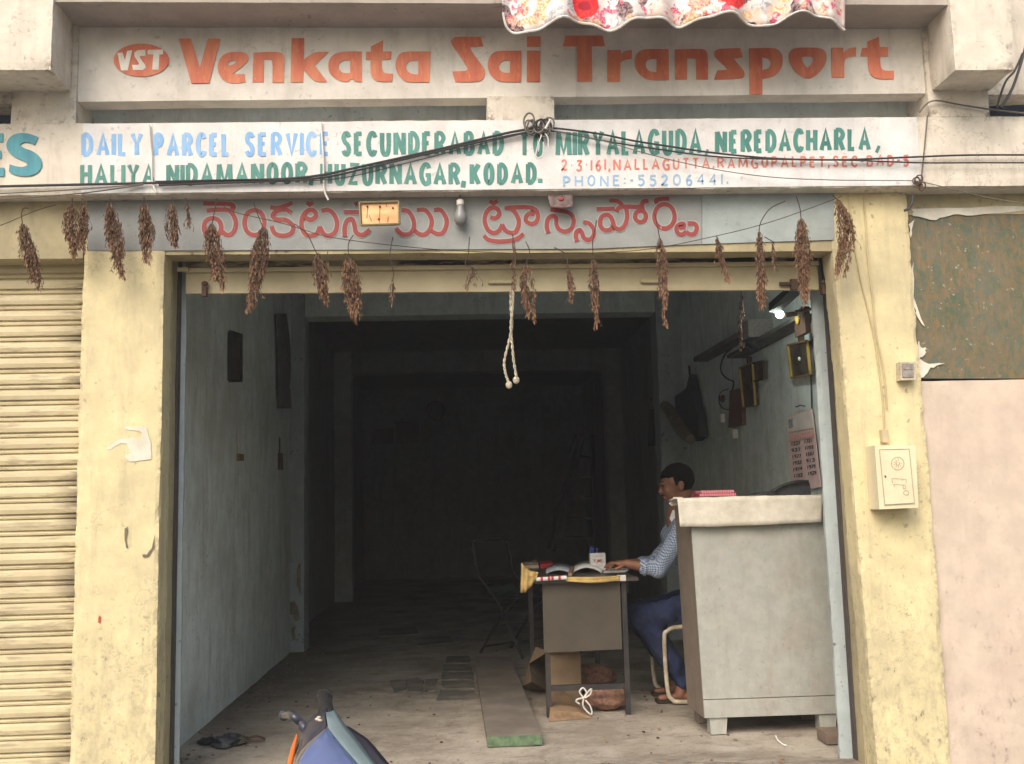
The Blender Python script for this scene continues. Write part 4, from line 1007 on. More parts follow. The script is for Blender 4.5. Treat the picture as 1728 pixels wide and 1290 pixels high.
# floral cloth over the balcony
cl = MB(); edge = [(849, 18), (856, 40), (875, 50), (900, 52), (925, 43), (955, 36), (985, 36), (1020, 44), (1045, 46), (1070, 38), (1095, 33), (1125, 34), (1150, 38), (1180, 33), (1215, 27), (1250, 32), (1285, 41), (1310, 36), (1335, 27), (1365, 28), (1400, 33), (1433, 42)]
nu, nv = 120, 24; grid = []
ep = catmull([(a, b_, 0) for a, b_ in edge], 8)
for i in range(nu + 1):
    k = i / nu * (len(ep) - 1); k0 = min(int(k), len(ep) - 2); e = ep[k0].lerp(ep[k0 + 1], k - k0)
    for j in range(nv + 1):
        v = j / nv; x = e.x; y = e.y - v * 260
        w_ = .035 * sin(x * .045) * (1 - v * .5) + .018 * sin(x * .11 + 1)
        p = at(x, y, -.36); cl.v.append((p.x, -.36 + w_ * .9 + v * .0, p.z + .0))
for i in range(nu):
    for j in range(nv):
        a = i * (nv + 1) + j; cl.f.append((a, a + nv + 1, a + nv + 2, a + 1)); cl.mi.append(0)
co_ = cl.build('floral_cloth', M['floral'], smooth=True)
tag(co_, 'white cotton sheet with red and pink flower print hung over the balcony', 'cloth')
md = co_.modifiers.new('thick', 'SOLIDIFY'); md.thickness = .003
hm = MB().tube([Vector(cl.v[i * (nv + 1)]) for i in range(nu + 1)], .005, 6).build('hem', M['hem'], co_)

# pillar fittings
for k, (lb, pts) in enumerate((('thin painted cable winding down the right pillar to the meter box', [(1432, 330), (1440, 400), (1452, 470), (1470, 545), (1480, 600), (1490, 680), (1492, 728)]),
                 ('second painted cable running straighter down the right pillar', [(1458, 330), (1464, 430), (1472, 500), (1478, 560), (1490, 620), (1497, 690)]))):
    wire('conduit_cable', lb, 'cable', pts, -.008 - .003 * k, .0035, simple('painted_cable%d' % k, (.50, .42, .24), .7))
mt = thing('meter_box', 'cream metal meter box with a small door on the right pillar', 'meter box', at(1510, 805, -.09))
fq = [at(x, y, -.10) for x, y in ((1476, 752), (1545, 752), (1550, 857), (1484, 860))]
bk = [Vector((p.x - (.0 if i in (1, 2) else .0), -.002, p.z)) for i, p in enumerate(fq)]
MB().hexa([fq[3], fq[2], bk[2], bk[3], fq[0], fq[1], bk[1], bk[0]]).build('case', M['box'], mt)
dq = [at(x, y, -.1035) for x, y in ((1484, 759), (1534, 758), (1543, 849), (1493, 852))]
door = MB().plate(dq, (0, 1, 0), .003).build('door', M['box'], mt)
ln = MB()
def line_px(pts, Y, w):
    ribbon(ln, [(at(x, y, Y).x, at(x, y, Y).z) for x, y in pts], w, Y)
for i in range(4):
    a = ((1484, 759), (1534, 758), (1543, 849), (1493, 852)); line_px([a[i], a[(i + 1) % 4]], -.1042, .0028)
ln.build('door_gap', M['line'], door)
ln = MB()
for k in range(26):
    a = 2 * pi * k / 26; r_ = 10.5; x, y = 1514 + r_ * cos(a), 782 + r_ * sin(a); line_px([(x, y), (x + 1.6, y + 1)], -.1042, .003)
for k in range(16):
    a = 2 * pi * k / 9; r_ = 3 + 3 * (k % 2); x, y = 1514 + r_ * cos(a), 782 + r_ * sin(a); line_px([(x, y), (x + 1.6, y + 1)], -.1042, .003)
ln.build('vent_holes', M['line'], door)
ln = MB()
for p in ([(1506, 816), (1505, 808), (1529, 809), (1529, 816)], [(1509, 822), (1508, 818), (1528, 819), (1528, 825), (1524, 825), (1524, 819)], [(1522, 812), (1523, 809)]): line_px(p, -.1042, .0028)
line_px([(1529 + 4.5 * cos(k * .63), 832 + 4 * sin(k * .63)) for k in range(11)], -.1042, .0022)
ln.build('engraved_marks', M['line'], door)
MB().ball(at(1494, 804, -.106), .004, 8, 5).build('keyhole', M['ink'], door)
cg = MB().box(at(1488, 745, -.02).x, at(1499, 745, -.02).x, -.03, -.002, at(1490, 747, -.02).z, at(1490, 726, -.02).z).build('cable_gland', M['rail'], mt)
sw = thing('switch_box', 'sooty white switch box on the edge of the right pillar', 'switch box', at(1529, 625, -.03))
fq = [at(x, y, -.045) for x, y in ((1519, 611), (1546, 611), (1546, 641), (1520, 642))]
MB().hexa([fq[3], fq[2], Vector((fq[2].x, -.002, fq[2].z)), Vector((fq[3].x, -.002, fq[3].z)), fq[0], fq[1], Vector((fq[1].x, -.002, fq[1].z)), Vector((fq[0].x, -.002, fq[0].z))]).build('case', M['plasticgrey'], sw)
for y0_, y1_ in ((614, 624), (626, 637)): MB().plate([at(x, y, -.049) for x, y in ((1523, y0_), (1542, y0_), (1542, y1_), (1523, y1_))], (0, 1, 0), .004).build('socket', M['plasticdark'], sw)

# ---------------------------------------------------------------- inside the room: left wall
pil = [o for o in bld.children if o.name.startswith('pilaster')][0]
for l_ in ([(488, 1018), (497, 1012), (503, 1030), (505, 1046), (498, 1052), (495, 1040), (487, 1036)], [(492, 1058), (500, 1056), (497, 1072), (502, 1084), (495, 1080), (490, 1068)], [(500, 960), (506, 950), (507, 1005), (501, 990)]):
    scrap(l_, 4.338, simple('bare_render', (.22, .19, .155), .9, var=.3), 'bare_patch', pil, .008, .004, 3)
def on_wall(X, pts): return [atx(x, y, X) for x, y in pts]
pf = thing('picture_frame', 'narrow dark framed picture on the left wall', 'picture frame', atx(397, 602, WL))
q = on_wall(WL + .01, ((387, 560), (406, 566), (406, 643), (387, 643)))
MB().plate(q, (-1, 0, 0), .02).build('print', M['picture'], pf)
f = MB()
for i in range(4): f.tube([q[i] + Vector((.004, 0, 0)), q[(i + 1) % 4] + Vector((.004, 0, 0))], .012, 4)
f.build('frame', M['steel'], pf)
def drape(name, label, cat, X, top, bot, depth, mat, sway=.03, nrm=1, nu=14, nv=22, taper=.25):
    """cloth hanging on a side wall: px columns at top and bottom"""
    (ax, ay), (bx, by) = top; (cx, cy), (dx, dy) = bot
    mb_ = MB()
    for j in range(nv + 1):
        v = j / nv
        for i in range(nu + 1):
            u = i / nu
            x = (ax + (bx - ax) * u) * (1 - v) + (cx + (dx - cx) * u) * v; y = (ay + (by - ay) * u) * (1 - v) + (cy + (dy - cy) * u) * v
            p = atx(x, y, X); th = depth * (sin(pi * u) ** .6) * (.4 + .6 * sin(pi * min(1, v * 1.1 + .08))) + sway * .3 * sin(u * 17 + v * 3)
            mb_.v.append((p.x + nrm * (abs(th) + .006), p.y, p.z))
    for j in range(nv):
        for i in range(nu):
            a = j * (nu + 1) + i; mb_.f.append((a, a + 1, a + nu + 2, a + nu + 1)); mb_.mi.append(0)
    o = mb_.build(name, mat, smooth=True); m_ = o.modifiers.new('thick', 'SOLIDIFY'); m_.thickness = .008; m_.offset = -nrm
    return tag(o, label, cat)
drape('hanging_cloth', 'dark grey cloth hanging high on the left wall near the first pilaster', 'cloth', WL, ((462, 530), (478, 530)), ((466, 690), (488, 690)), .05, simple('dim_grey_cloth', (.10, .10, .10), .95))
ky = thing('wall_hook', 'dark iron latch hanging on the left wall before the pilaster', 'hook', atx(473, 765, WL))
MB().tube(on_wall(WL + .02, ((472, 738), (472, 765))), .006, 6).build('chain', M['rust'], ky)
MB().tube(on_wall(WL + .02, ((473, 765), (473, 793))), .022, 8).build('padlock', M['rust'], ky)
so_ = thing('wall_socket', 'small broken socket low on the left wall', 'socket', atx(406, 768, WL))
MB().plate(on_wall(WL + .02, ((404, 766), (412, 767), (412, 778), (404, 778))), (-1, 0, 0), .02).build('plate', M['goldbrown'], so_)
MB().tube(on_wall(WL + .012, ((401, 716), (402, 750), (404, 780))), .004, 6).build('conduit', M['strap'], so_)

# right wall
sh = thing('wall_shelf', 'dusty dark wooden shelf on the right wall above the framed pictures', 'shelf', atx(1320, 590, WR))
a, c = atx(1258, 600, WR), atx(1368, 560, WR)
MB().box(WR - .13, WR - .002, c.y - .2, a.y, a.z - .02, a.z + .002).build('plank', M['shelf'], sh)
for yy in (a.y - .15, c.y + .1): MB().box(WR - .03, WR - .002, yy, yy + .03, a.z - .2, a.z - .03).build('bracket', M['rust'], sh)
s2 = thing('wall_shelf', 'thin dark plank sloping along the right wall left of the speaker', 'shelf', atx(1225, 595, WR))
a, c = atx(1183, 611, WR - .06), atx(1258, 570, WR - .06)
MB().hexa([a + Vector((-.06, 0, 0)), a + Vector((.05, 0, 0)), c + Vector((.05, 0, 0)), c + Vector((-.06, 0, 0)), a + Vector((-.06, 0, .035)), a + Vector((.05, 0, .035)), c + Vector((.05, 0, .035)), c + Vector((-.06, 0, .035))]).build('plank', M['shelf'], s2)
spk = thing('wall_lamp', 'dark domed fixture hanging below a small box on the right wall', 'fixture', atx(1275, 570, WR - .08))
c = atx(1275, 574, WR - .1)
MB().lathe([(.002, -.07), (.035, -.06), (.058, -.03), (.065, 0)], c, n=18).build('dome', M['black'], spk, smooth=True)
MB().box(c.x - .06, c.x + .1, c.y - .06, c.y + .06, c.z + .01, c.z + .12).build('housing', M['plasticdark'], spk)
def framed(name, label, pts, mat, fm, t=.05, tilt=.06):
    q = on_wall(WR - .03, pts); q = [p + Vector((-.0, 0, 0)) for i, p in enumerate(q)]
    goldbrown = M['framewood'] if fm is M['framewood'] else M['goldbrown']; t_ = thing(name, label, 'picture frame', q[3]); MB().plate(q, (1, 0, 0), .02).build('print', mat, t_)
    for i in range(4):
        MB().tube([q[i] + Vector((-.006, 0, 0)), q[(i + 1) % 4] + Vector((-.006, 0, 0))], .009 if i % 2 else .007, 4).build('frame_side', fm if i % 2 else goldbrown, t_)
    return t_
framed('picture_frame', 'gold framed dark picture with a white dot high on the right wall by the entrance', ((1331, 583), (1364, 575), (1369, 632), (1337, 638)), M['picture'], M['frameyellow'])
framed('picture_frame', 'tall gold edged frame hanging above the switchboard on the right wall', ((1249, 622), (1271, 612), (1276, 684), (1256, 688)), M['picture'], M['frameyellow'])
framed('picture_frame', 'small dark wooden frame right of the tall gold edged one', ((1270, 614), (1290, 609), (1290, 640), (1271, 644)), M['picture'], M['framewood'], tilt=.02)
MB().ball(atx(1349, 606, WR - .11), (.008, .008, .012), 8, 6).build('white_dot', M['strap'], [o for o in COL.objects if o.name == 'picture_frame.001'][0])
idol = thing('small_shrine', 'small dark metal shrine picture standing on the shelf next to the lit lamp', 'shrine', atx(1350, 560, WR - .1))
c = atx(1350, 566, WR - .12)
MB().plate([c + Vector((0, dy, dz)) for dy, dz in ((.08, 0), (.08, .06), (.04, .12), (0, .14), (-.05, .15), (-.09, .14), (-.09, 0))], (1, 0, 0), .03).build('backboard', M['rust'], idol)
MB().ball(c + Vector((-.01, 0, .09)), (.01, .025, .03), 10, 8).build('figure', M['frameyellow'], idol)
tray = thing('dark_flap', 'black tin flap sticking out under the shutter at the top right of the room', 'flap', at(1330, 510, .9))
MB().hexa([at(1297, 526, .75), at(1313, 530, .95), at(1350, 497, .75), at(1345, 480, .65), at(1297, 512, .75), at(1311, 510, .95), at(1350, 482, .75), at(1345, 470, .65)]).build('sheet', M['black'], tray)
# lit lamp
LAMP = 1
lp = thing('lit_bulb', 'small glowing bulb on the right wall above the shelf', 'light bulb', at(1316, 531, 1.9))
c = atx(1316, 531, WR - .26)
gm = bpy.data.materials.new('glowing_glass'); gm.use_nodes = True; pb = gm.node_tree.nodes['Principled BSDF']
pb.inputs['Emission Color'].default_value = (.82, 1, .86, 1); pb.inputs['Emission Strength'].default_value = 6; pb.inputs['Base Color'].default_value = (.8, .9, .8, 1)
MB().ball(c, .022, 14, 10).build('glass', gm, lp, smooth=True)
pl_ = bpy.data.lights.new('bulb_light', 'POINT'); pl_.energy = 4; pl_.color = (.9, 1, .88); pl_.shadow_soft_size = .03
plo = bpy.data.objects.new('bulb_light', pl_); COL.objects.link(plo); plo.location = c + Vector((-.06, 0, 0))
MB().tube([c + Vector((.035, .02, 0)), c + Vector((.10, .02, .008))], .014, 10).build('holder', M['rust'], lp)
MB().tube([c + Vector((.08, -.01, .012)), c + Vector((.21, -.02, .03))], .008, 6).build('arm', M['rust'], lp)
# switchboard
sb = thing('switchboard', 'old maroon wooden switchboard with loose wires on the right wall', 'switchboard', atx(1240, 690, WR))
q = on_wall(WR - .03, ((1231, 660), (1250, 655), (1252, 717), (1229, 722)))
MB().plate(q, (1, 0, 0), .03).build('board', M['board'], sb)
MB().lathe([(.022, -.03), (.028, -.02), (.028, 0)], atx(1222, 673, WR - .01), axis='X', n=14).build('round_switch', M['rust'], sb)
MB().box(WR - .06, WR - .03, atx(1229, 706, WR).y - .02, atx(1229, 706, WR).y + .02, atx(1229, 706, WR).z - .03, atx(1229, 706, WR).z + .03).build('switch', M['calwhite'], sb)
MB().box(WR - .05, WR - .01, atx(1247, 732, WR).y - .02, atx(1247, 732, WR).y + .02, atx(1247, 732, WR).z - .035, atx(1247, 732, WR).z + .03).build('plug', M['paper'], sb)
MB().tube(catmull(on_wall(WR - .02, ((1235, 660), (1238, 645), (1228, 640), (1217, 628), (1218, 610), (1226, 595), (1235, 588))), 4), .006, 6).build('wire', M['cable'], sb)
MB().tube(catmull(on_wall(WR - .02, ((1229, 657), (1217, 662), (1213, 675), (1218, 688), (1230, 692))), 4), .004, 6).build('wire', M['cable'], sb)
MB().tube(on_wall(WR - .008, ((1368, 620), (1370, 690), (1384, 790))), .004, 6).build('wall_wire', M['cable'], sb)
# wall calendar
wc = thing('wall_calendar', 'pink wall calendar with two columns of figures behind the counter', 'calendar', atx(1355, 740, WR))
def P(x, y, o=0): return atx(x, y, WR - .015 - o)
MB().plate([P(1327, 704), (P(1370, 690)), P(1385, 822), P(1336, 832)], (1, 0, 0), .004).build('sheet', M['calpink'], wc)
MB().plate([P(1328, 705, .005), P(1369, 692, .005), P(1372, 722, .005), P(1330, 730, .005)], (1, 0, 0), .003).build('header', M['calwhite'], wc)
MB().plate([P(1331, 735, .005), P(1373, 727, .005), P(1374, 737, .005), P(1332, 745, .005)], (1, 0, 0), .003).build('red_band', M['calred'], wc)
MB().plate([P(1330, 708, .009), P(1337, 706, .009), P(1338, 720, .009), P(1331, 723, .009)], (1, 0, 0), .003).build('photo', M['greypaper'], wc)
fg = MB()
def digits(txt, x0_, y0_, w_, h_, sk):
    for k, ch in enumerate(txt):
        gw, st = GL[ch]
        for s in st:
            pts = [P(x0_ + (k + a * .7) * w_ / len(txt), y0_ + h_ * (1 - b_) - (k + a * .7) * w_ / len(txt) * sk, .006) for a, b_ in s]
            fg.tube(pts, .0022, 4)
rows = [('1337', '1781'), ('937', '1788'), ('1977', '1887'), ('1933', '913'), ('1974', '1979'), ('1782', '1939')]
for r_, (a, c) in enumerate(rows):
    digits(a, 1335 + r_ * .8, 747 + r_ * 10.8, 16, 5.5, .16); digits(c, 1357 + r_ * 1.2, 743 + r_ * 10.8, 15, 5.5, .16)
fg.build('figures', M['ink'], wc)
MB().tube(on_wall(WR - .02, ((1343, 687), (1351, 684), (1358, 686))), .004, 5).build('hanger', M['rust'], wc)
# bag and cloths hanging on the wall
hb = thing('hanging_bag', 'khaki and black cloth bag hanging by its strap on a hook on the right wall', 'bag', atx(1160, 690, WR - .1))
q = MB()
Pn = [atx(x, y, WR - .08) for x, y in ((1163, 632), (1168, 660), (1178, 705), (1181, 738), (1172, 745), (1160, 742), (1150, 715), (1140, 690), (1130, 675), (1150, 662), (1158, 655))]
q.plate(Pn, (1, 0, 0), .06).build('bag_body', M['bagblack'], hb)
q = MB().tube(catmull([atx(x, y, WR - .17) for x, y in ((1098, 674), (1115, 680), (1130, 694), (1143, 714), (1154, 730), (1166, 742))], 5), [.012] * 4 + [.034 + .022 * sin(k / 22 * pi) for k in range(22)], 12).build('rolled_cloth', M['khaki'], hb, smooth=True)
MB().tube([atx(1164, 632, WR - .06), atx(1163, 618, WR - .03)], .01, 6).build('hook', M['rust'], hb)
drape('hanging_cloth', 'short black cloth hanging beside the pilaster left of the bag', 'cloth', 1.93, ((1098, 690), (1120, 688)), ((1094, 752), (1124, 754)), .02, M['darkcloth'], nrm=-1)
# far wall
ck = thing('wall_clock', 'round dark rimmed clock on the dim back wall', 'clock', at(735, 693, 13.18))
c = at(735, 693, 13.16)
MB().lathe([(.15, 0), (.165, -.02), (.15, -.04), (.125, -.03)], c, axis='Y', n=24).build('rim', M['black'], ck)
MB().lathe([(.126, -.02), (.02, -.022)], c, axis='Y', n=24).build('dial', M['calwhite'], ck)
pz = thing('wall_posters', 'dark red posters in a row on the back wall left of the clock', 'posters', at(665, 733, 13.18))
MB().plate([at(x, y, 13.16) for x, y in ((627, 724), (664, 722), (664, 748), (627, 750))], (0, 1, 0), .02).build('poster', simple('dim_maroon', (.12, .03, .03)), pz)
MB().plate([at(x, y, 13.16) for x, y in ((667, 712), (706, 712), (706, 746), (667, 748))], (0, 1, 0), .02).build('poster', simple('dim_red', (.18, .02, .02)), pz)
ld = thing('folding_ladder', 'dark folding ladder leaning in the gloom at the back', 'ladder', at(965, 930, 8.2))
for k, (a, c) in enumerate((((985, 735), (935, 930)), ((1000, 735), (1000, 935)), ((972, 735), (925, 925)))):
    MB().tube([at(*a, 8.6), at(*c, 8.0)], .03, 4).build('rail', M['steel'], ld)
for k in range(5):
    y = 770 + k * 34; MB().tube([at(979 - k * 9.5, y, 8.45 - k * .1), at(998, y + 2, 8.45 - k * .1)], .018, 4).build('rung', M['steel'], ld)

# ---------------------------------------------------------------- folding chair
def chair():
    o = atz(868, 1105, 0)
    t = thing('folding_chair', 'black folding steel chair behind the desk with a green cloth on its seat', 'chair', (o.x + .02, o.y + .1, 0), radians(-48))
    mw = t
    W2 = .2
    def T(pts, r_, name, m=M['steel']): return MB().tube(pts, r_, 8).build(name, m, t, world=False)
    for s in (-W2, W2):
        T([(-.27, s, .86), (-.20, s, .6), (.02, s, .40), (.27, s, .0)], .012, 'leg')
        T([(.2, s * .86, .44), (.0, s * .86, .30), (-.23, s * .86, .0)], .012, 'leg')
    T([(-.27, -W2, .86), (-.275, -W2 + .03, .885), (-.275, W2 - .03, .885), (-.27, W2, .86)], .012, 'top_rail')
    mb_ = MB().box(-.285, -.265, -W2 + .01, W2 - .01, .70, .87); mb_.build('backrest', M['seatpad'], t, world=False)
    MB().box(-.2, .22, -W2 + .02, W2 - .02, .44, .465).build('seat', M['seatpad'], t, world=False)
    T([(.2, -W2 * .86, .12), (.2, W2 * .86, .12)], .008, 'stretcher'); T([(-.2, -W2 * .86, .05), (-.2, W2 * .86, .05)], .008, 'stretcher')
    g = MB(); n = 10
    for j in range(n + 1):
        for i in range(n + 1):
            u, v = i / n, j / n; x = -.18 + .3 * v; z = .475 + (.05 * (1 - v / .35) if v < .35 else 0) + .01 * sin(u * 9 + v * 5)
            g.v.append((x, -.17 + .34 * u, z))
    for j in range(n):
        for i in range(n): a = j * (n + 1) + i; g.f.append((a, a + 1, a + n + 2, a + n + 1)); g.mi.append(0)
    c = link('green_cloth', g.mesh(), M['greencloth'], None, smooth=True); c.location = t.location; c.rotation_euler = t.rotation_euler
    tag(c, 'dark green cloth lying over the folding chair seat', 'cloth'); md = c.modifiers.new('thick', 'SOLIDIFY'); md.thickness = .006; md.offset = 1
chair()
# plank on the floor
pk = thing('plank', 'long grey wooden plank lying on the floor, its near end painted green', 'plank', (0, 0, 0))
a, b_, c, d = atz(822, 1244, .05), atz(914, 1240, .05), atz(862, 1110, .05), atz(800, 1107, .05)
pm = MB(); lo = Vector((0, 0, -.045))
pm.hexa([a + lo, b_ + lo, c + lo, d + lo, a, b_, c, d]).build('board', M['plank'], pk)
e = (a - d).normalized() * .004; MB().hexa([a + lo + e, b_ + lo + e, b_ + lo, a + lo, a + e, b_ + e, b_, a]).build('painted_end', M['plankgreen'], pk)
MB().hexa([a.lerp(b_, .1) + lo * 1.1, a.lerp(b_, .9) + lo * 1.1, a.lerp(b_, .9) + lo * 1.1 - e * 15, a.lerp(b_, .1) + lo * 1.1 - e * 15, a.lerp(b_, .1) + lo, a.lerp(b_, .9) + lo, a.lerp(b_, .9) + lo - e * 15, a.lerp(b_, .1) + lo - e * 15]).build('batten', M['plank'], pk)

# ---------------------------------------------------------------- desk
DX0, DX1, DY0, DY1, DZ = .47, .93, 1.33, 2.55, .735
dk = thing('desk', 'small steel legged desk with a hanging brown hardboard front', 'desk', (.7, 1.9, 0))
for x_ in (DX0, DX1 - .028):
    for y_ in (DY0, DY1 - .03): MB().box(x_, x_ + .028, y_, y_ + .028, 0, DZ - .02).build('leg', M['steel'], dk)
MB().box(DX0 + .03, DX1 - .03, DY0 + .002, DY0 + .026, .135, .165).build('crossbar', M['steel'], dk)
MB().box(DX0 + .03, DX1 - .03, DY1 - .028, DY1 - .004, .135, .165).build('crossbar', M['steel'], dk)
for x_ in (DX0 + .002, DX1 - .026): MB().box(x_, x_ + .022, DY0 + .03, DY1 - .03, .68, .712).build('side_rail', M['steel'], dk)
MB().box(DX0 - .05, DX1 + .06, DY0 - .05, DY1 + .05, DZ - .018, DZ).build('desktop', M['desktop'], dk)
q = [at(x, y, DY0 - .01) for x, y in ((915, 985), (1046, 980), (1050, 1096), (918, 1102))]
MB().plate(q, (0, 1, 0), .006).build('front_panel', M['hardboard'], dk)
def onD(x, y, z=DZ + .002): return atz(x, y, z)
# yellow cloth and paper strip hanging off the front edge
def hang(name, label, cat, top, bot, Y, mat, amp=.01, n=24, t=.004, parent=None):
    m_ = MB(); T_ = [at(x, y, Y) for x, y in top]; B_ = [at(x, y, Y) for x, y in bot]
    tc, bc = catmull(T_, 6), catmull(B_, 6); n = min(len(tc), len(bc))
    for j in range(7):
        for i in range(n):
            a = tc[int(i * (len(tc) - 1) / (n - 1))]; b2 = bc[int(i * (len(bc) - 1) / (n - 1))]; p = a.lerp(b2, j / 6)
            m_.v.append((p.x, p.y - amp * abs(sin(i * .9)) * (.4 + j / 6) + amp * .4 * sin(j * 2 + i * .3), p.z))
    for j in range(6):
        for i in range(n - 1): a = j * n + i; m_.f.append((a, a + n, a + n + 1, a + 1)); m_.mi.append(0)
    o = m_.build(name, mat, parent, smooth=True)
    md = o.modifiers.new('thick', 'SOLIDIFY'); md.thickness = t; md.offset = 0
    if label: tag(o, label, cat)
    return o
hang('yellow_cloth', 'mustard yellow cloth tucked along the front edge of the desk', 'cloth', ((950, 974), (1000, 974), (1046, 972)), ((955, 981), (1000, 984), (1045, 980)), DY0 - .06, M['yellowcloth'])
hang('crumpled_cloth', 'crumpled mustard rag hanging off the left corner of the desk', 'cloth', ((880, 950), (892, 962), (908, 966)), ((878, 1000), (888, 998), (904, 978)), DY0 - .05, M['yellowcloth'], .025)
ps = thing('paper_strip', 'rolled red and white printed paper strip on the desk front edge', 'paper strip', at(930, 977, DY0 - .07))
MB().tube([at(905, 978, DY0 - .075), at(956, 975, DY0 - .075)], .011, 8).build('roll', M['paper'], ps)
for x in (912, 924, 930, 942): MB().tube([at(x, 977.6 - (x - 905) * .06, DY0 - .077), at(x + 4, 977.5 - (x - 905) * .06, DY0 - .077)], .0115, 8).build('red_print', M['redbox'], ps)
tpx = thing('tape_roll', 'grey tape wound round the right front corner of the desk', 'tape', at(1047, 976, DY0 - .06))
MB().box(at(1041, 976, DY0 - .06).x, at(1056, 976, DY0 - .06).x, DY0 - .065, DY0 - .052, at(1041, 981, DY0 - .06).z, at(1041, 971, DY0 - .06).z).build('tape', M['strap'], tpx)
# books and papers
def sheet(name, label, cat, pts, z, t, mat, parent=None):
    P_ = [atz(x, y, z) for x, y in pts]; o = MB().plate(P_, (0, 0, -1), t).build(name, mat, parent)
    return tag(o, label, cat) if label else o
bk_ = thing('open_ledger', 'open ledger with curling pages on the desk under the man\'s hand', 'book', atz(975, 962, DZ))
def page(x0_, x1_, yn, yf, mat, lift, name):
    m_ = MB(); n = 12
    for j in (0, 1):
        for i in range(n + 1):
            u = i / n; x = x0_ + (x1_ - x0_) * u; p = atz(x, yn if j == 0 else yf, DZ)
            m_.v.append((p.x, p.y, DZ + .008 + lift * sin(u * pi) ** .8))
    for i in range(n): m_.f.append((i, i + 1, i + n + 2, i + n + 1)); m_.mi.append(0)
    o = m_.build(name, mat, bk_, smooth=True); md = o.modifiers.new('t', 'SOLIDIFY'); md.thickness = .008; md.offset = -1
page(921, 966, 969.5, 958, M['greypaper'], .022, 'page'); page(966, 1016, 968, 957, M['paper'], .032, 'page')
MB().tube([atz(962, 970, DZ + .02), atz(966, 958, DZ + .02)], .012, 10).build('curled_edge', M['brown'], bk_)
sheet('paper_sheet', 'loose white sheet under the man\'s fingers at the right of the desk', 'paper', ((1018, 966), (1056, 965), (1064, 959), (1022, 959)), DZ + .004, .003, M['paper'])
pc = thing('desk_calendar', 'white desk pen stand with red print and blue pens', 'pen stand', atz(1008, 950, DZ))
c = at(1008, 948, 2.0); zc = DZ + .001
w0 = .047
pm = Matrix.Translation((c.x, 2.0, zc))
MB().box(-w0, w0, -.03, .03, 0, .105, pm).build('holder', M['paper'], pc)
fgx = MB()
def small(txt, cx_, z0_, w_, h_, Y, mat, parent, r_=.0018):
    m_ = MB(); u = w_ / len(txt)
    for k, ch in enumerate(txt):
        for s in GL[ch][1]: m_.tube([(cx_ - w_ / 2 + (k + .1 + a * .75) * u, Y, z0_ + b2 * h_) for a, b2 in s], r_, 4)
    return m_.build('print', mat, parent)
small('YJMS', c.x, zc + .05, .055, .018, 1.968, M['redink'], pc)
MB().box(-.036, .036, -.0315, -.0302, .085, .087, pm).box(-.03, .03, -.0315, -.0302, .025, .027, pm).build('print_line', M['greypaper'], pc)
pens = simple('blue_plastic', (.02, .05, .32), .4)
for dx, dz in ((-.03, .04), (-.02, .035), (.0, .03), (-.036, .02)): MB().tube([(c.x + dx, 2.0, zc + .05), (c.x + dx * 1.25, 2.0, zc + .105 + dz)], .005, 6).build('pen', pens, pc)
sheet('red_box', 'small flat red box on the far left of the desk', 'box', ((912, 952), (933, 951), (932, 947), (913, 947)), DZ + .03, .028, M['redbox'])
sheet('card_bundle', 'stack of pale brown cards left of the small red box', 'cards', ((880, 955), (909, 954), (911, 948), (884, 949)), DZ + .022, .02, simple('pale_card', (.44, .33, .25), .8))
MB_ = tag(MB().plate([atz(x, y, DZ + .03) for x, y in ((890, 950), (905, 944), (908, 950))], (0, 0, -1), .012).build('crumpled_note', M['card']), 'crumpled note lying on the card stack', 'note')

# things under the desk
cb = thing('cardboard_box', 'open brown cardboard box standing under the desk', 'box', atz(950, 1160, 0))
q = [at(x, y, 1.85) for x, y in ((924, 1104), (976, 1104), (976, 1163), (924, 1163))]
x0_, x1_ = q[0].x, q[1].x
MB().box(x0_, x1_, 1.75, 1.755, 0, .27).build('side', M['card'], cb); MB().box(x0_, x1_, 1.99, 1.995, 0, .27).build('side', M['card'], cb)
MB().box(x0_, x0_ + .005, 1.756, 1.989, 0, .27).build('side', M['card'], cb); MB().box(x1_ - .005, x1_, 1.756, 1.989, 0, .27).build('side', M['card'], cb)
MB().hexa([(x0_, 1.75, .27), (x1_, 1.75, .27), (x1_, 1.754, .27), (x0_, 1.754, .27), (x0_ + .01, 1.68, .30), (x1_ - .01, 1.68, .29), (x1_ - .01, 1.684, .292), (x0_ + .01, 1.684, .302)]).build('flap', M['card'], cb)
def lump(name, label, cat, px, mat, r, amp=.18, sc=14, grp=None, M_=None):
    m_ = MB().ball((0, 0, 0), 1, 28, 18); v2 = []
    for v in m_.v:
        v = Vector(v); k = 1 + amp * fbm(v * 1.7 + Vector((len(label), 0, 0)), 3) + amp * .35 * noise.noise(v * sc * .3)
        v2.append((v.x * r[0] * k + px[0], v.y * r[1] * k + px[1], max(.002, v.z * r[2] * k + px[2])))
    m_.v = v2; o = m_.build(name, mat, smooth=True); return tag(o, label, cat, grp)
p_ = atz(1000, 1170, 0); lump('net_sack', 'pink net sack slumped under the desk behind the crossbar', 'sack', (p_.x + .0, p_.y + .05, .09), M['sack'], (.155, .1, .075))
p_ = atz(1030, 1203, 0); lump('net_sack', 'reddish brown sack lying by the right front leg of the desk', 'sack', (p_.x - .01, p_.y + .08, .065), M['sack'], (.13, .07, .06))
bp_ = MB()
pts = [atz(x, y, .0) for x, y in ((926, 1218), (1000, 1212), (965, 1185), (932, 1182))]
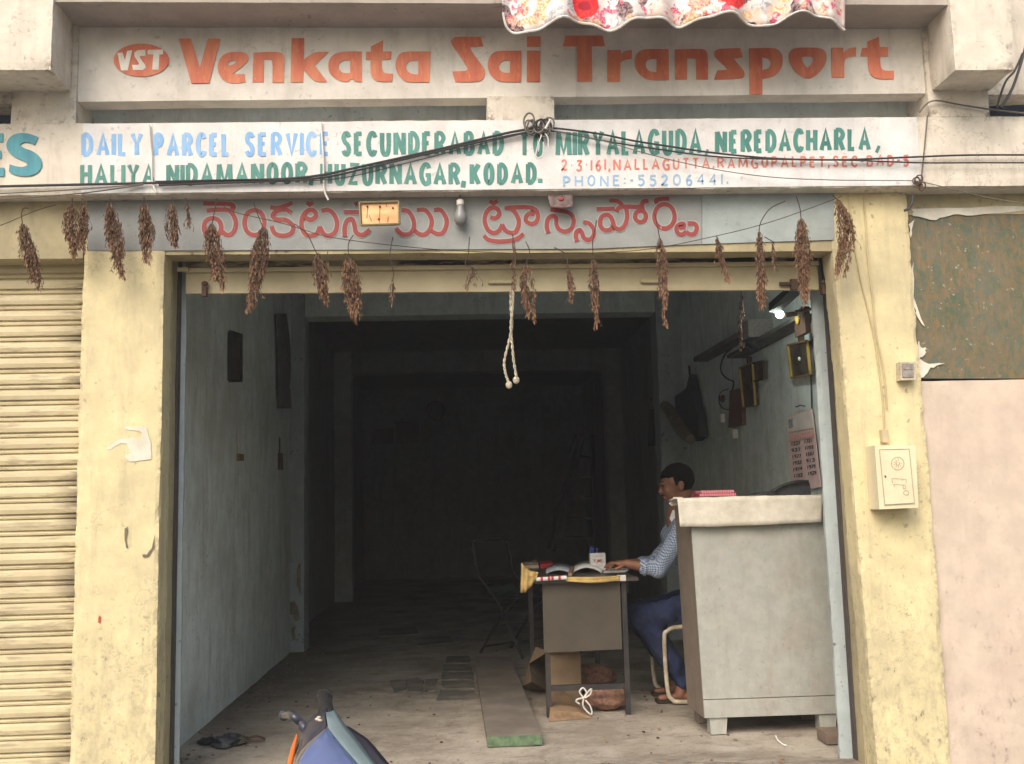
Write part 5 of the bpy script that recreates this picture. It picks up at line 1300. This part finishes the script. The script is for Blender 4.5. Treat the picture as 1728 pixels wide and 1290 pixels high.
o = tag(MB().hexa([pts[0], pts[1], pts[2] + Vector((0, .02, 0)), pts[3] + Vector((0, .02, 0)), pts[0] + Vector((.01, .03, .05)), pts[1] + Vector((-.07, .05, .025)), pts[2] + Vector((-.04, 0, .06)), pts[3] + Vector((.01, 0, .09))]).build('paper_parcel', M['brown']), 'brown paper parcel on the floor at the left front leg of the desk', 'parcel')
o = tag(MB().add([atz(880, 1160, 0), atz(925, 1166, 0), atz(927, 1135, 0) + Vector((0, 0, .05)), at(893, 1120, 2.2), at(905, 1093, 2.2), at(925, 1100, 2.2), atz(893, 1165, .002), at(897, 1150, 1.85)], [(0, 7, 3), (7, 1, 2), (7, 2, 3), (3, 2, 5, 4), (6, 1, 7), (0, 6, 7)]).build('torn_cardboard', M['card']), 'torn piece of cardboard leaning against the plank side of the desk', 'cardboard')
md = o.modifiers.new('t', 'SOLIDIFY'); md.thickness = .006
wt = thing('ribbon_tie', 'white plastic tape tied in a bow under the desk crossbar', 'ribbon', at(985, 1180, DY0 - .02))
for pts in (((985, 1178), (978, 1168), (984, 1161), (990, 1170), (985, 1178)), ((985, 1178), (992, 1168), (998, 1163), (996, 1172), (987, 1178)), ((985, 1178), (984, 1192), (994, 1204), (999, 1204), (996, 1192), (988, 1182)), ((985, 1178), (975, 1180), (972, 1184), (978, 1188))):
    MB().tube(catmull([at(x, y, DY0 - .02) for x, y in pts], 4), .0045, 6).build('tape_loop', M['strap'], wt)

# ---------------------------------------------------------------- counter cabinet
CY = .78
fl_, fr_, tl_, tr_ = at(1188, 1212, CY), at(1414, 1204, CY), at(1163, 850, CY), at(1388, 845, CY)
bk2 = Vector((-.01, .31, 0))
cn = thing('counter_cabinet', 'tall grey laminate counter cabinet on wooden feet beside the right jamb', 'cabinet', (fl_.x, CY, 0))
P8 = [fl_, fr_, fr_ + bk2, fl_ + bk2, tl_, tr_, tr_ + bk2, tl_ + bk2]
zf = fl_.z
def lerp2(a, b2, t): return a + (b2 - a) * t
MB().hexa(P8).build('carcass', M['counterside'], cn)
# front board and kick strip stand a little proud
def fr_pt(u, v, off=-.012):
    p = lerp2(lerp2(fl_, fr_, u), lerp2(tl_, tr_, u), v); return p + Vector((0, off, 0))
def panel(u0, u1, v0, v1, name, mat, off=-.012, t=.011):
    q = [fr_pt(u0, v0, off), fr_pt(u1, v0, off), fr_pt(u1, v1, off), fr_pt(u0, v1, off)]
    return MB().plate(q, (0, 1, 0), t).build(name, mat, cn)
panel(0, 1, .087, 1, 'front_board', M['counter']); panel(0, 1, 0.002, .083, 'kick_board', M['counter'], -.016, .015)
for u in (.045, .86):
    a = fr_pt(u, 0, .0); w_ = .085
    MB().hexa([Vector((a.x, a.y - .005, .0)), Vector((a.x + w_ * .9, a.y - .005, 0)), Vector((a.x + w_ * .9, a.y + .07, 0)), Vector((a.x, a.y + .07, 0)), Vector((a.x - .004, a.y - .005, a.z - .001)), Vector((a.x + w_, a.y - .005, a.z - .001)), Vector((a.x + w_, a.y + .07, a.z - .001)), Vector((a.x, a.y + .07, a.z - .001))]).build('foot', M['counter'], cn)
    MB().box(a.x, a.x + w_, a.y + .26, a.y + .34, 0, a.z - .001).build('foot', M['counterside'], cn)
top_z = tl_.z
MB().hexa([tl_ + Vector((-.02, -.03, 0)), tr_ + Vector((.01, -.03, 0)), tr_ + bk2 + Vector((.01, .02, 0)), tl_ + bk2 + Vector((-.02, .02, 0)), tl_ + Vector((-.02, -.03, .02)), tr_ + Vector((.01, -.03, .02)), tr_ + bk2 + Vector((.01, .02, .02)), tl_ + bk2 + Vector((-.02, .02, .02))]).build('countertop', M['counterside'], cn)
a = atz(1395, 1258, 0); a2 = atz(1427, 1255, 0)
tag(rough(a.x, a2.x, a.y, a.y + .13, 0.001, .055, .02, .002, .004).build('brick_block', simple('brown_block', (.17, .125, .095), .9)), 'small brown block on the floor by the right foot of the cabinet', 'block')
# cloth over the counter top
cc = MB(); n = 40
edge_b = catmull([at(x, y, CY - .055) for x, y in ((1148, 889), (1200, 889), (1260, 887), (1330, 884), (1386, 881))], 10)
edge_t = catmull([at(x, y, CY - .045) for x, y in ((1143, 842), (1200, 840), (1260, 838), (1330, 837), (1388, 836))], 10)
m_ = len(edge_b)
rows_ = 12
for j in range(rows_ + 1):
    for i in range(m_):
        if j <= 6: p = edge_b[i].lerp(edge_t[i], j / 6); p = p + Vector((0, .006 * sin(i * .45) * (1 - j / 6), 0))
        else:
            k = (j - 6) / 6; p = edge_t[i] + Vector((0, .20 * k, .004 * sin(i * .8 + j))); 
        cc.v.append(tuple(p))
for j in range(rows_):
    for i in range(m_ - 1): a = j * m_ + i; cc.f.append((a, a + 1, a + m_ + 1, a + m_)); cc.mi.append(0)
co2 = cc.build('table_cloth', M['cloth'], smooth=True); md = co2.modifiers.new('t', 'SOLIDIFY'); md.thickness = .005
tag(co2, 'grubby white cloth laid over the counter cabinet with its front hanging down', 'cloth')
q = [at(x, y, CY + .15) for x, y in ((1137, 839), (1152, 839), (1152, 852), (1144, 853), (1133, 854), (1129, 850))]
MB().plate(q, (0, 1, 0), .004).build('side_flap', M['cloth'], co2)
ztop_c = edge_t[20].z
lg = thing('red_ledgers', 'pair of pink and red patterned ledgers lying on the counter', 'ledgers', (at(1207, 835, CY + .15).x, CY + .15, ztop_c))
a, c = at(1176, 838, CY + .12), at(1237, 835, CY + .12)
for k in range(2): 
    MB().box(a.x + .006 * k, c.x - .01 * k, CY + .06, CY + .24, ztop_c + .006 + k * .016, ztop_c + .020 + k * .016).build('ledger', M['magenta'], lg)
bb = thing('black_bag', 'flat black bag with a curved handle lying on the right of the counter', 'bag', (at(1330, 830, CY + .15).x, CY + .15, ztop_c))
zc_ = ztop_c + .004
def cp(x, y, dy=.15): return at(x, y, CY + dy)
q = [cp(1274, 836), cp(1286, 831), cp(1312, 828), cp(1330, 818), cp(1350, 813), cp(1366, 814), cp(1368, 826), cp(1369, 836)]
MB().plate(q, (0, 1, 0), .14).build('bag_body', M['bagblack'], bb)
MB().tube(catmull([cp(1305, 829, .13), cp(1320, 820, .13), cp(1345, 813, .13), cp(1364, 813, .13)], 5), .008, 8).build('handle', M['black'], bb)

# ---------------------------------------------------------------- tube stool
stl = thing('tubular_chair', 'cream tubular steel chair the man sits on behind the cabinet', 'chair', atz(1150, 1185, 0))
YN, YFr = 1.55, 1.95
xs_ = at(1122, 1100, YN).x
for Yk in (YN, YFr):
    pts = [(xs_ + .42, Yk, .43), (xs_ + .1, Yk, .43), (xs_ + .02, Yk, .41), (xs_, Yk, .36), (xs_ + .005, Yk, .1), (xs_ + .03, Yk, .03), (xs_ + .1, Yk, .014), (xs_ + .45, Yk, .014)]
    MB().tube(catmull(pts, 5), .0125, 10).build('frame_tube', M['creamtube'], stl, smooth=True)
MB().tube([(xs_ + .45, YN, .014), (xs_ + .45, YFr, .014)], .0125, 10).build('frame_tube', M['creamtube'], stl)
MB().tube([(xs_ + .42, YN, .43), (xs_ + .42, YFr, .43)], .0125, 10).build('frame_tube', M['creamtube'], stl)
MB().box(xs_ + .03, xs_ + .44, YN + .014, YFr - .014, .425, .455).build('seat', M['seatpad'], stl)

# ---------------------------------------------------------------- man
def blob(name, caps, ells, vox, mat, parent, smooth=6):
    m_ = MB()
    for (p0, r0, p1, r1) in caps:
        p0, p1 = Vector(p0), Vector(p1); L = (p1 - p0).length; n = max(2, int(L / (min(r0, r1) * .55)) + 1)
        for k in range(n + 1):
            t = k / n; m_.ball(p0.lerp(p1, t), r0 + (r1 - r0) * t, 14, 9)
    for (c, r_, rot) in ells:
        b0 = len(m_.v); m_.ball((0, 0, 0), r_, 20, 14)
        Rm = Matrix.Rotation(rot, 3, 'Y')
        for i in range(b0, len(m_.v)): m_.v[i] = tuple(Rm @ Vector(m_.v[i]) + Vector(c))
    me = m_.mesh(); o = bpy.data.objects.new('tmp', me); COL.objects.link(o)
    md = o.modifiers.new('r', 'REMESH'); md.mode = 'VOXEL'; md.voxel_size = vox
    s = o.modifiers.new('s', 'SMOOTH'); s.iterations = smooth; s.factor = .5
    dg = bpy.context.evaluated_depsgraph_get(); dg.update()
    m2 = bpy.data.meshes.new_from_object(o.evaluated_get(dg)); bpy.data.objects.remove(o, do_unlink=True)
    return link(name, m2, mat, parent, True, True)
HC = at(1140, 818, 1.75)   # centre of the head
man = thing('person', 'man in a blue checked shirt and jeans seated at the desk, reading the open ledger', 'person', (1.35, 1.75, 0))
tilt = radians(-14)        # head bowed towards -X
Rh = Matrix.Rotation(tilt, 3, 'Y')
def hp(x, y, z): return tuple(HC + Rh @ Vector((x, y, z)))
sh_l, el_l = (1.315, 1.58, .99), at(1112, 962, 1.50); wr_l = at(1058, 952, 1.52); kn = at(1031, 951, 1.55)
el_l = Vector(el_l); wr_l = Vector(wr_l); kn = Vector(kn)
sh_r, el_r, wr_r = (1.41, 1.93, 1.00), (1.22, 2.02, .77), (1.03, 1.90, .78)
pel = (1.50, 1.75, .53); kl = at(1078, 1050, 1.62); kl = Vector((kl.x + .03, 1.62, .475)); kr = Vector((kl.x - .01, 1.88, .475))
an_l = Vector((at(1152, 1150, 1.64).x, 1.64, .10)); an_r = Vector((an_l.x + .02, 1.86, .10))
caps = [(hp(.03, 0, -.06), .052, (1.315, 1.75, 1.06), .056), ((1.315, 1.75, 1.06), .056, (1.335, 1.75, .98), .08),
        ((1.35, 1.70, .94), .085, (1.50, 1.72, .55), .09), ((1.35, 1.80, .94), .085, (1.50, 1.78, .55), .09),
        ((1.41, 1.75, .97), .06, sh_l, .045), ((1.41, 1.75, .97), .06, sh_r, .045),
        (sh_l, .042, el_l, .034), (el_l, .034, wr_l, .025), (sh_r, .042, el_r, .034), (el_r, .034, wr_r, .024),
        ((1.49, 1.68, .54), .075, kl, .048), (kl, .048, an_l, .032), ((1.49, 1.82, .54), .075, kr, .048), (kr, .048, an_r, .032),
        (an_l, .034, an_l + Vector((-.02, 0, -.06)), .034), (an_l + Vector((.03, 0, -.07)), .03, an_l + Vector((-.13, 0, -.078)), .02),
        (an_r + Vector((.03, 0, -.07)), .03, an_r + Vector((-.13, 0, -.078)), .02), (an_r, .034, an_r + Vector((-.02, 0, -.06)), .034)]
# palm
pd = (kn - wr_l).normalized(); caps += [(wr_l, .023, wr_l + pd * .05 + Vector((0, .012, 0)), .018), (wr_l, .023, wr_l + pd * .05 + Vector((0, -.018, -.002)), .017), (wr_l, .022, wr_l + pd * .055 + Vector((0, .035, .0)), .016)]
ells = [(hp(.018, 0, .022), (.098, .076, .092), tilt), (hp(-.03, 0, -.02), (.062, .060, .085), tilt), (hp(-.048, 0, -.082), (.036, .036, .027), tilt), (hp(-.005, 0, -.06), (.062, .054, .042), tilt),
        (hp(-.083, .027, .028), (.014, .024, .011), tilt), (hp(-.083, -.027, .028), (.014, .024, .011), tilt),
        (hp(-.088, 0, -.052), (.012, .021, .0075), tilt), (hp(-.085, 0, -.065), (.012, .019, .0075), tilt),
        (hp(.015, -.076, -.012), (.019, .010, .031), tilt + .2), (hp(.015, .076, -.012), (.019, .010, .031), tilt + .2),
        (hp(-.062, .034, -.02), (.022, .02, .02), tilt), (hp(-.062, -.034, -.02), (.022, .02, .02), tilt)]
caps += [(hp(-.084, 0, .016), .0075, hp(-.106, 0, -.018), .0105), (hp(-.098, 0, -.022), .011, hp(-.088, .008, -.024), .010), (hp(-.098, 0, -.022), .011, hp(-.088, -.008, -.024), .010)]
fing = [(-.026, .060, .0075), (-.009, .072, .0082), (.010, .076, .0084), (.030, .068, .008)]
for hand in (0, 1):
    w0_, d0 = (wr_l, pd) if hand == 0 else (Vector(wr_r), Vector((-1, -.1, -.1)).normalized())
    if hand: caps += [(w0_, .023, w0_ + d0 * .05, .02), (w0_, .022, w0_ + d0 * .055 + Vector((0, -.025, 0)), .016)]
    for oy, L, r_ in fing:
        a = w0_ + d0 * .06 + Vector((0, oy, 0)); b2 = a + (d0 + Vector((0, oy * 2, .12))).normalized() * L * .42; c2 = b2 + (d0 + Vector((0, oy * 2, -.55))).normalized() * L * .33; e2 = c2 + (d0 + Vector((0, 0, -1.1))).normalized() * L * .28
        caps += [(a, r_ * 1.15, b2, r_), (b2, r_, c2, r_ * .92), (c2, r_ * .92, e2, r_ * .8)]
    a = w0_ + d0 * .02 + Vector((0, -.02 if hand == 0 else .02, -.004)); s_ = -1 if hand == 0 else 1
    caps += [(a, .012, a + Vector((-.025, .016 * s_, -.012)), .0105), (a + Vector((-.025, .016 * s_, -.012)), .0105, a + Vector((-.055, .018 * s_, -.022)), .0085)]
body = blob('body', caps, ells, .0052, M['skin'], man, 2)
# hair, moustache, brows, eyes
hm_ = MB()
for i in range(48):
    for j in range(30): pass
def hair():
    m_ = MB(); nu, nv = 56, 34; c0 = Vector((.020, 0, .026)); keep = {}
    for j in range(nv + 1):
        th = pi * j / nv * .80
        for i in range(nu):
            a = 2 * pi * i / nu; d = Vector((sin(th) * cos(a), sin(th) * sin(a), cos(th)))
            k = 1.015 + .05 * max(0, d.z) + .02 * max(0, d.x) + .02 * noise.noise(d * 9) + .02 * noise.noise(d * 45)
            p = c0 + Vector((d.x * .101 * k, d.y * .079 * k, d.z * .094 * k)); keep[(i, j)] = p
    ok = {}
    for (i, j), p in keep.items():
        # hairline: forehead free, temples, free round the ear
        line = .040 + (.025 if p.x < -.035 else 0)
        if p.x < -.02: vis = p.z > .052 + (-.02 - p.x) * .12
        elif p.x < .028: vis = p.z > -.004 - (p.x + .02) * .1 or (p.x < .0 and p.z > -.012)
        else: vis = p.z > -.062 - (p.x - .028) * .15
        ok[(i, j)] = vis
    idx = {}
    for (i, j), p in keep.items():
        if ok[(i, j)]: idx[(i, j)] = len(m_.v)
        else:
            p = c0 + (p - c0) * .90; idx[(i, j)] = len(m_.v)
        m_.v.append(hp(*p))
    for j in range(nv):
        for i in range(nu):
            k = [(i, j), ((i + 1) % nu, j), ((i + 1) % nu, j + 1), (i, j + 1)]
            if any(ok[q] for q in k): m_.f.append(tuple(idx[q] for q in reversed(k))); m_.mi.append(0)
    return m_.build('hair', M['hair'], man, smooth=True)
hair()
blob('moustache', [(hp(-.098, 0, -.040), .0055, hp(-.088, .022, -.046), .003), (hp(-.098, 0, -.040), .0055, hp(-.088, -.022, -.046), .003)], [], .0018, M['hair'], man, 1)
for s_ in (-1, 1):
    MB().tube([hp(-.094, s_ * .014, .036), hp(-.090, s_ * .030, .041), hp(-.075, s_ * .045, .035)], .003, 5).build('eyebrow', M['hair'], man)
    MB().tube([hp(-.0905, s_ * .018, .012), hp(-.088, s_ * .028, .010), hp(-.078, s_ * .042, .012)], .0026, 5).build('eyelid', M['hair'], man)
# shirt with rolled sleeves
def off(p, d): return tuple(Vector(p) + Vector(d))
sl_l = el_l.lerp(wr_l, .42); sl_r = Vector(el_r).lerp(Vector(wr_r), .42)
C_ = Vector((-.035, 0, 0))
sc_ = [((1.33, 1.75, 1.02), .062, (1.345, 1.75, .97), .09), ((1.345, 1.69, .93), .112, (1.49, 1.70, .60), .115), ((1.345, 1.81, .93), .112, (1.49, 1.80, .60), .115),
       ((1.345, 1.75, .985), .072, sh_l, .058), ((1.41, 1.75, .985), .075, sh_r, .058), (sh_l, .060, el_l.lerp(Vector(sh_l), .1), .050), (el_l.lerp(Vector(sh_l), .1), .05, el_l, .050), (el_l, .050, sl_l, .046),
       (sh_r, .060, el_r, .048), (el_r, .048, sl_r, .044), ((1.49, 1.69, .6), .115, (1.50, 1.69, .52), .112), ((1.49, 1.81, .6), .115, (1.50, 1.81, .52), .112)]
shirt = blob('shirt', sc_, [], .009, M['shirt'], man, 3)
for v in shirt.data.vertices:
    w_ = shirt.matrix_local @ v.co; d = fbm(Vector((v.co.x * 11, v.co.y * 11, v.co.z * 6)), 3); v.co += v.normal * (d * .008 + (abs(noise.noise(Vector((v.co.x * 20 - v.co.z * 14, v.co.y * 8, v.co.z * 9)))) - .2) * .014)
cuff = [el_l.lerp(wr_l, t) for t in (.34, .38, .44, .48)]
MB().tube([el_l.lerp(wr_l, .36), el_l.lerp(wr_l, .38), el_l.lerp(wr_l, .47), el_l.lerp(wr_l, .485)], [.044, .0495, .0495, .044], 18).build('rolled_cuff', M['shirt'], shirt, smooth=True)
MB().plate([(1.285, 1.69, 1.095), (1.262, 1.68, 1.045), (1.272, 1.67, 1.025), (1.30, 1.67, 1.055), (1.31, 1.68, 1.09)], (0, 1, 0), .006).build('collar', M['paper'], shirt)
tc = [((1.50, 1.68, .54), .108, kl, .074), (kl, .074, an_l + Vector((0, 0, .02)), .052), ((1.50, 1.82, .54), .108, kr, .074), (kr, .074, an_r + Vector((0, 0, .02)), .052), ((1.50, 1.70, .56), .11, (1.5, 1.8, .56), .11)]
tr_ = blob('trousers', tc, [], .010, M['denim'], man, 3)
for v in tr_.data.vertices: v.co += v.normal * (fbm(Vector((v.co.x * 10, v.co.y * 10, v.co.z * 10)), 3) * .009 + (abs(noise.noise(Vector((v.co.x * 22 + v.co.z * 18, v.co.y * 6, v.co.z * 7)))) - .2) * .016)
for an in (an_l, an_r):
    MB().box(an.x - .16, an.x + .07, an.y - .045, an.y + .045, .001, .018).build('sandal', M['leather'], man)
    MB().tube([(an.x - .08, an.y - .045, .01), (an.x - .08, an.y, .068), (an.x - .08, an.y + .045, .01)], .008, 6).build('sandal_strap', M['leather'], man)

# ---------------------------------------------------------------- floor litter
rg = thing('black_rag', 'crumpled black rag with a wire handle lying on the floor by the left wall', 'rag', atz(378, 1255, 0))
c = atz(378, 1257, 0)
def rag(cx_, cy_, r, mat, seed, parent):
    m_ = MB().ball((0, 0, 0), 1, 24, 14); v2 = []
    for v in m_.v:
        v = Vector(v); k = 1 + .5 * fbm(v * 1.8 + Vector((seed, 0, 0)), 3)
        v2.append((cx_ + v.x * r[0] * k, cy_ + v.y * r[1] * k, max(.001, .012 + v.z * r[2] * k)))
    m_.v = v2; return m_.build('rag_fold', mat, parent, smooth=True)
rag(c.x + .01, c.y, (.075, .08, .035), M['bagblack'], 3, rg); rag(c.x - .085, c.y + .03, (.05, .03, .02), M['black'], 8, rg)
rag(c.x + .07, c.y + .03, (.04, .05, .02), simple('dull_olive', (.07, .06, .04), .9), 5, rg)
MB().tube(catmull([atz(x, y, .012) for x, y in ((412, 1248), (430, 1243), (446, 1246), (440, 1251), (415, 1251))], 4), .005, 6).build('wire_handle', M['rust'], rg)
wire_ = MB().tube(catmull([atz(x, y, .004) for x, y in ((1309, 1242), (1313, 1250), (1322, 1257), (1327, 1258))], 5), .004, 6).build('plastic_scrap', M['paper'])
tag(wire_, 'small curved white plastic scrap on the floor in front of the cabinet', 'scrap')
# litter crumbs and dust
cr = MB()
for k in range(420):
    x = random.uniform(-1.35, 1.9); y = .2 + random.random() ** 2 * 5; s_ = random.uniform(.002, .007)
    if random.random() < .45: x = -1.38 + abs(random.gauss(0, .14)); y = random.uniform(.5, 5)
    cr.hexa([Vector((x, y, .0)) + Vector((a * s_ * random.uniform(.6, 1.4), b2 * s_ * random.uniform(.6, 1.4), z_ * s_ * .8)) for a, b2, z_ in ((-1, -1, 0), (1, -1, 0), (1, 1, 0), (-1, 1, 0), (-1, -1, 1), (1, -1, 1), (1, 1, 1), (-1, 1, 1))], random.randint(0, 1))
tag(cr.build('floor_grit', [M['brown'], M['rust']]), 'grit and crumbs scattered over the shop floor', 'grit', kind='stuff')
# ---------------------------------------------------------------- scooter in the foreground
sc = thing('scooter', 'blue and silver scooter parked in front, its handlebar and fairing at the bottom', 'scooter', (-.36, -2.1, -.35))
gp = at(546, 1178, -1.76); gr = at(553, 1214, -1.93)
MB().tube([gr, gp], .0168, 16).build('hand_grip', M['black'], sc, smooth=True)
rb = MB()
for k in range(9): p = gr.lerp(gp, .15 + k * .09); rb.tube([p, p + (gp - gr).normalized() * .006], .018, 16)
rb.build('grip_ribs', M['black'], sc)
MB().lathe([(.021, 0), (.021, .012), (.012, .018)], gp, axis='Y', n=16).build('grip_end', M['black'], sc)
lev = catmull([at(x, y, Yk) for x, y, Yk in ((522, 1240, -2.0), (508, 1221, -1.98), (496, 1210, -1.98), (488, 1207, -1.94), (480, 1208, -1.9))], 6)
MB().tube(lev, [.011] * 6 + [.009] * 13 + [.0085] * (len(lev) - 19), 10).build('brake_lever', M['mdark'], sc, smooth=True)
MB().ball(at(479, 1208, -1.89), .0125, 12, 8).build('lever_ball', M['mdark'], sc, smooth=True)
# fairing: cross sections that widen downwards
def fp(x, y, dY=0): return at(x, y, -1.99 - (y - 1200) * .0021 + dY)
def skin_panel(rowsL, name, mat, th=.006):
    m_ = MB(); n = len(rowsL[0])
    for r_ in rowsL: m_.v += [tuple(p) for p in r_]
    for j in range(len(rowsL) - 1):
        for i in range(n - 1): a = j * n + i; m_.f.append((a, a + n, a + n + 1, a + 1)); m_.mi.append(0)
    o = m_.build(name, mat, sc, smooth=True); md = o.modifiers.new('t', 'SOLIDIFY'); md.thickness = th; md.offset = -1
    return o
def rowspan(yy, xl, xr, n=8, bulge=.03, dY=0, e0=0, e1=0):
    out = []
    for i in range(n + 1):
        u = i / n; p = fp(xl + (xr - xl) * u, yy, dY); p = p + Vector((0, -bulge * sin(pi * u) + e0 * (1 - u) + e1 * u, 0)); out.append(p)
    return out
YS = [1202, 1215, 1228, 1245, 1262, 1280, 1300, 1330, 1370, 1420]
def itp(tab, y):
    for (a, x), (b2, x2) in zip(tab, tab[1:]):
        if y <= b2: return x + (x2 - x) * max(0, (y - a)) / (b2 - a)
    return tab[-1][1]
Lft = [(1202, 548), (1215, 524), (1228, 510), (1245, 503), (1262, 499), (1290, 493), (1330, 488), (1420, 490)]
Ctr = [(1202, 549), (1228, 553), (1245, 566), (1262, 580), (1290, 605), (1330, 640), (1420, 700)]
SvR = [(1202, 562), (1210, 568), (1225, 577), (1245, 594), (1262, 607), (1290, 627), (1330, 662), (1420, 730)]
BkR = [(1232, 581), (1243, 598), (1255, 616), (1270, 630), (1290, 646), (1330, 680), (1420, 750)]
Str = [(1202, 549), (1228, 552), (1240, 538), (1255, 520), (1272, 505), (1290, 497), (1330, 490), (1420, 490)]
skin_panel([rowspan(y, itp(Lft, y), itp(Str, y) - 1.5, 5, .004, 0, .05) for y in YS[:7]], 'dark_cowl', M['mdark'])
skin_panel([rowspan(y, itp(Str, y) - 1.5, itp(Str, y) + 5, 2, .0, -.003) for y in (1230, 1237, 1245, 1255, 1266, 1280, 1300)], 'beige_stripe', M['mbeige'], .003)
skin_panel([rowspan(y, itp(Str, y), itp(Ctr, y), 10, .03) for y in [1229] + YS[3:]], 'blue_fairing', M['mblue'])
skin_panel([rowspan(y, itp(Ctr, y) + .5, itp(SvR, y), 4, .012, -.002, 0, .03) for y in YS], 'silver_strip', M['msilver'])
skin_panel([rowspan(y, itp(SvR, y) - 3, itp(BkR, y), 4, .01, .03, 0, .05) for y in (1233, 1243, 1255, 1270, 1285, 1300, 1340, 1420)], 'black_trim', M['mdark'])
skin_panel([rowspan(y, a, c, 3, .01, .02) for y, a, c in ((1238, 500, 503), (1250, 495, 502), (1265, 490, 499), (1280, 486, 496), (1300, 482, 492), (1330, 482, 490))], 'orange_indicator', M['morange'])
scw = MB()
for x, y in ((538, 1211), (540, 1216), (535, 1214)): scw.ball(fp(x, y, -.008), (.005, .003, .003), 8, 5)
scw.build('bracket_screw', M['plasticgrey'], sc)
MB().tube(catmull([gr, gr + Vector((-.06, .01, -.04)), gr + Vector((-.10, -.05, -.16)), gr + Vector((-.08, -.12, -.3))], 6), .005, 8).build('brake_cable', M['cable'], sc)
# the rest of the scooter below the picture, heading left
c0 = fp(560, 1400)
bx = -.42; by = -2.45
MB().tube([(bx + .1, by, .42), (bx - .12, by, -.12)], .03, 10).build('fork', M['steel'], sc)
MB().lathe([(.12, -.045), (.215, -.04), (.225, 0), (.215, .04), (.12, .045)], (bx - .16, by, -.125), axis='Y', n=28).build('wheel', M['black'], sc)
skin_panel([[Vector((bx - .02 + .06 * sin(pi * u), by - .2 + .4 * u, z_)) for u in [k / 8 for k in range(9)]] for z_ in (.42, .25, .1, -.02)], 'leg_shield', M['mblue'])
MB().box(bx, bx + .45, by - .17, by + .17, -.06, -.02).build('floorboard', M['mdark'], sc)
sr = MB(); sr.ball((bx + .85, by, .16), (.42, .17, .2), 24, 14); sr.build('rear_body', M['mblue'], sc, smooth=True)
MB().ball((bx + .82, by, .36), (.36, .15, .06), 24, 10).build('seat', M['seatpad'], sc, smooth=True)
MB().lathe([(.12, -.045), (.215, -.04), (.225, 0), (.215, .04), (.12, .045)], (bx + 1.02, by, -.125), axis='Y', n=28).build('wheel', M['black'], sc)
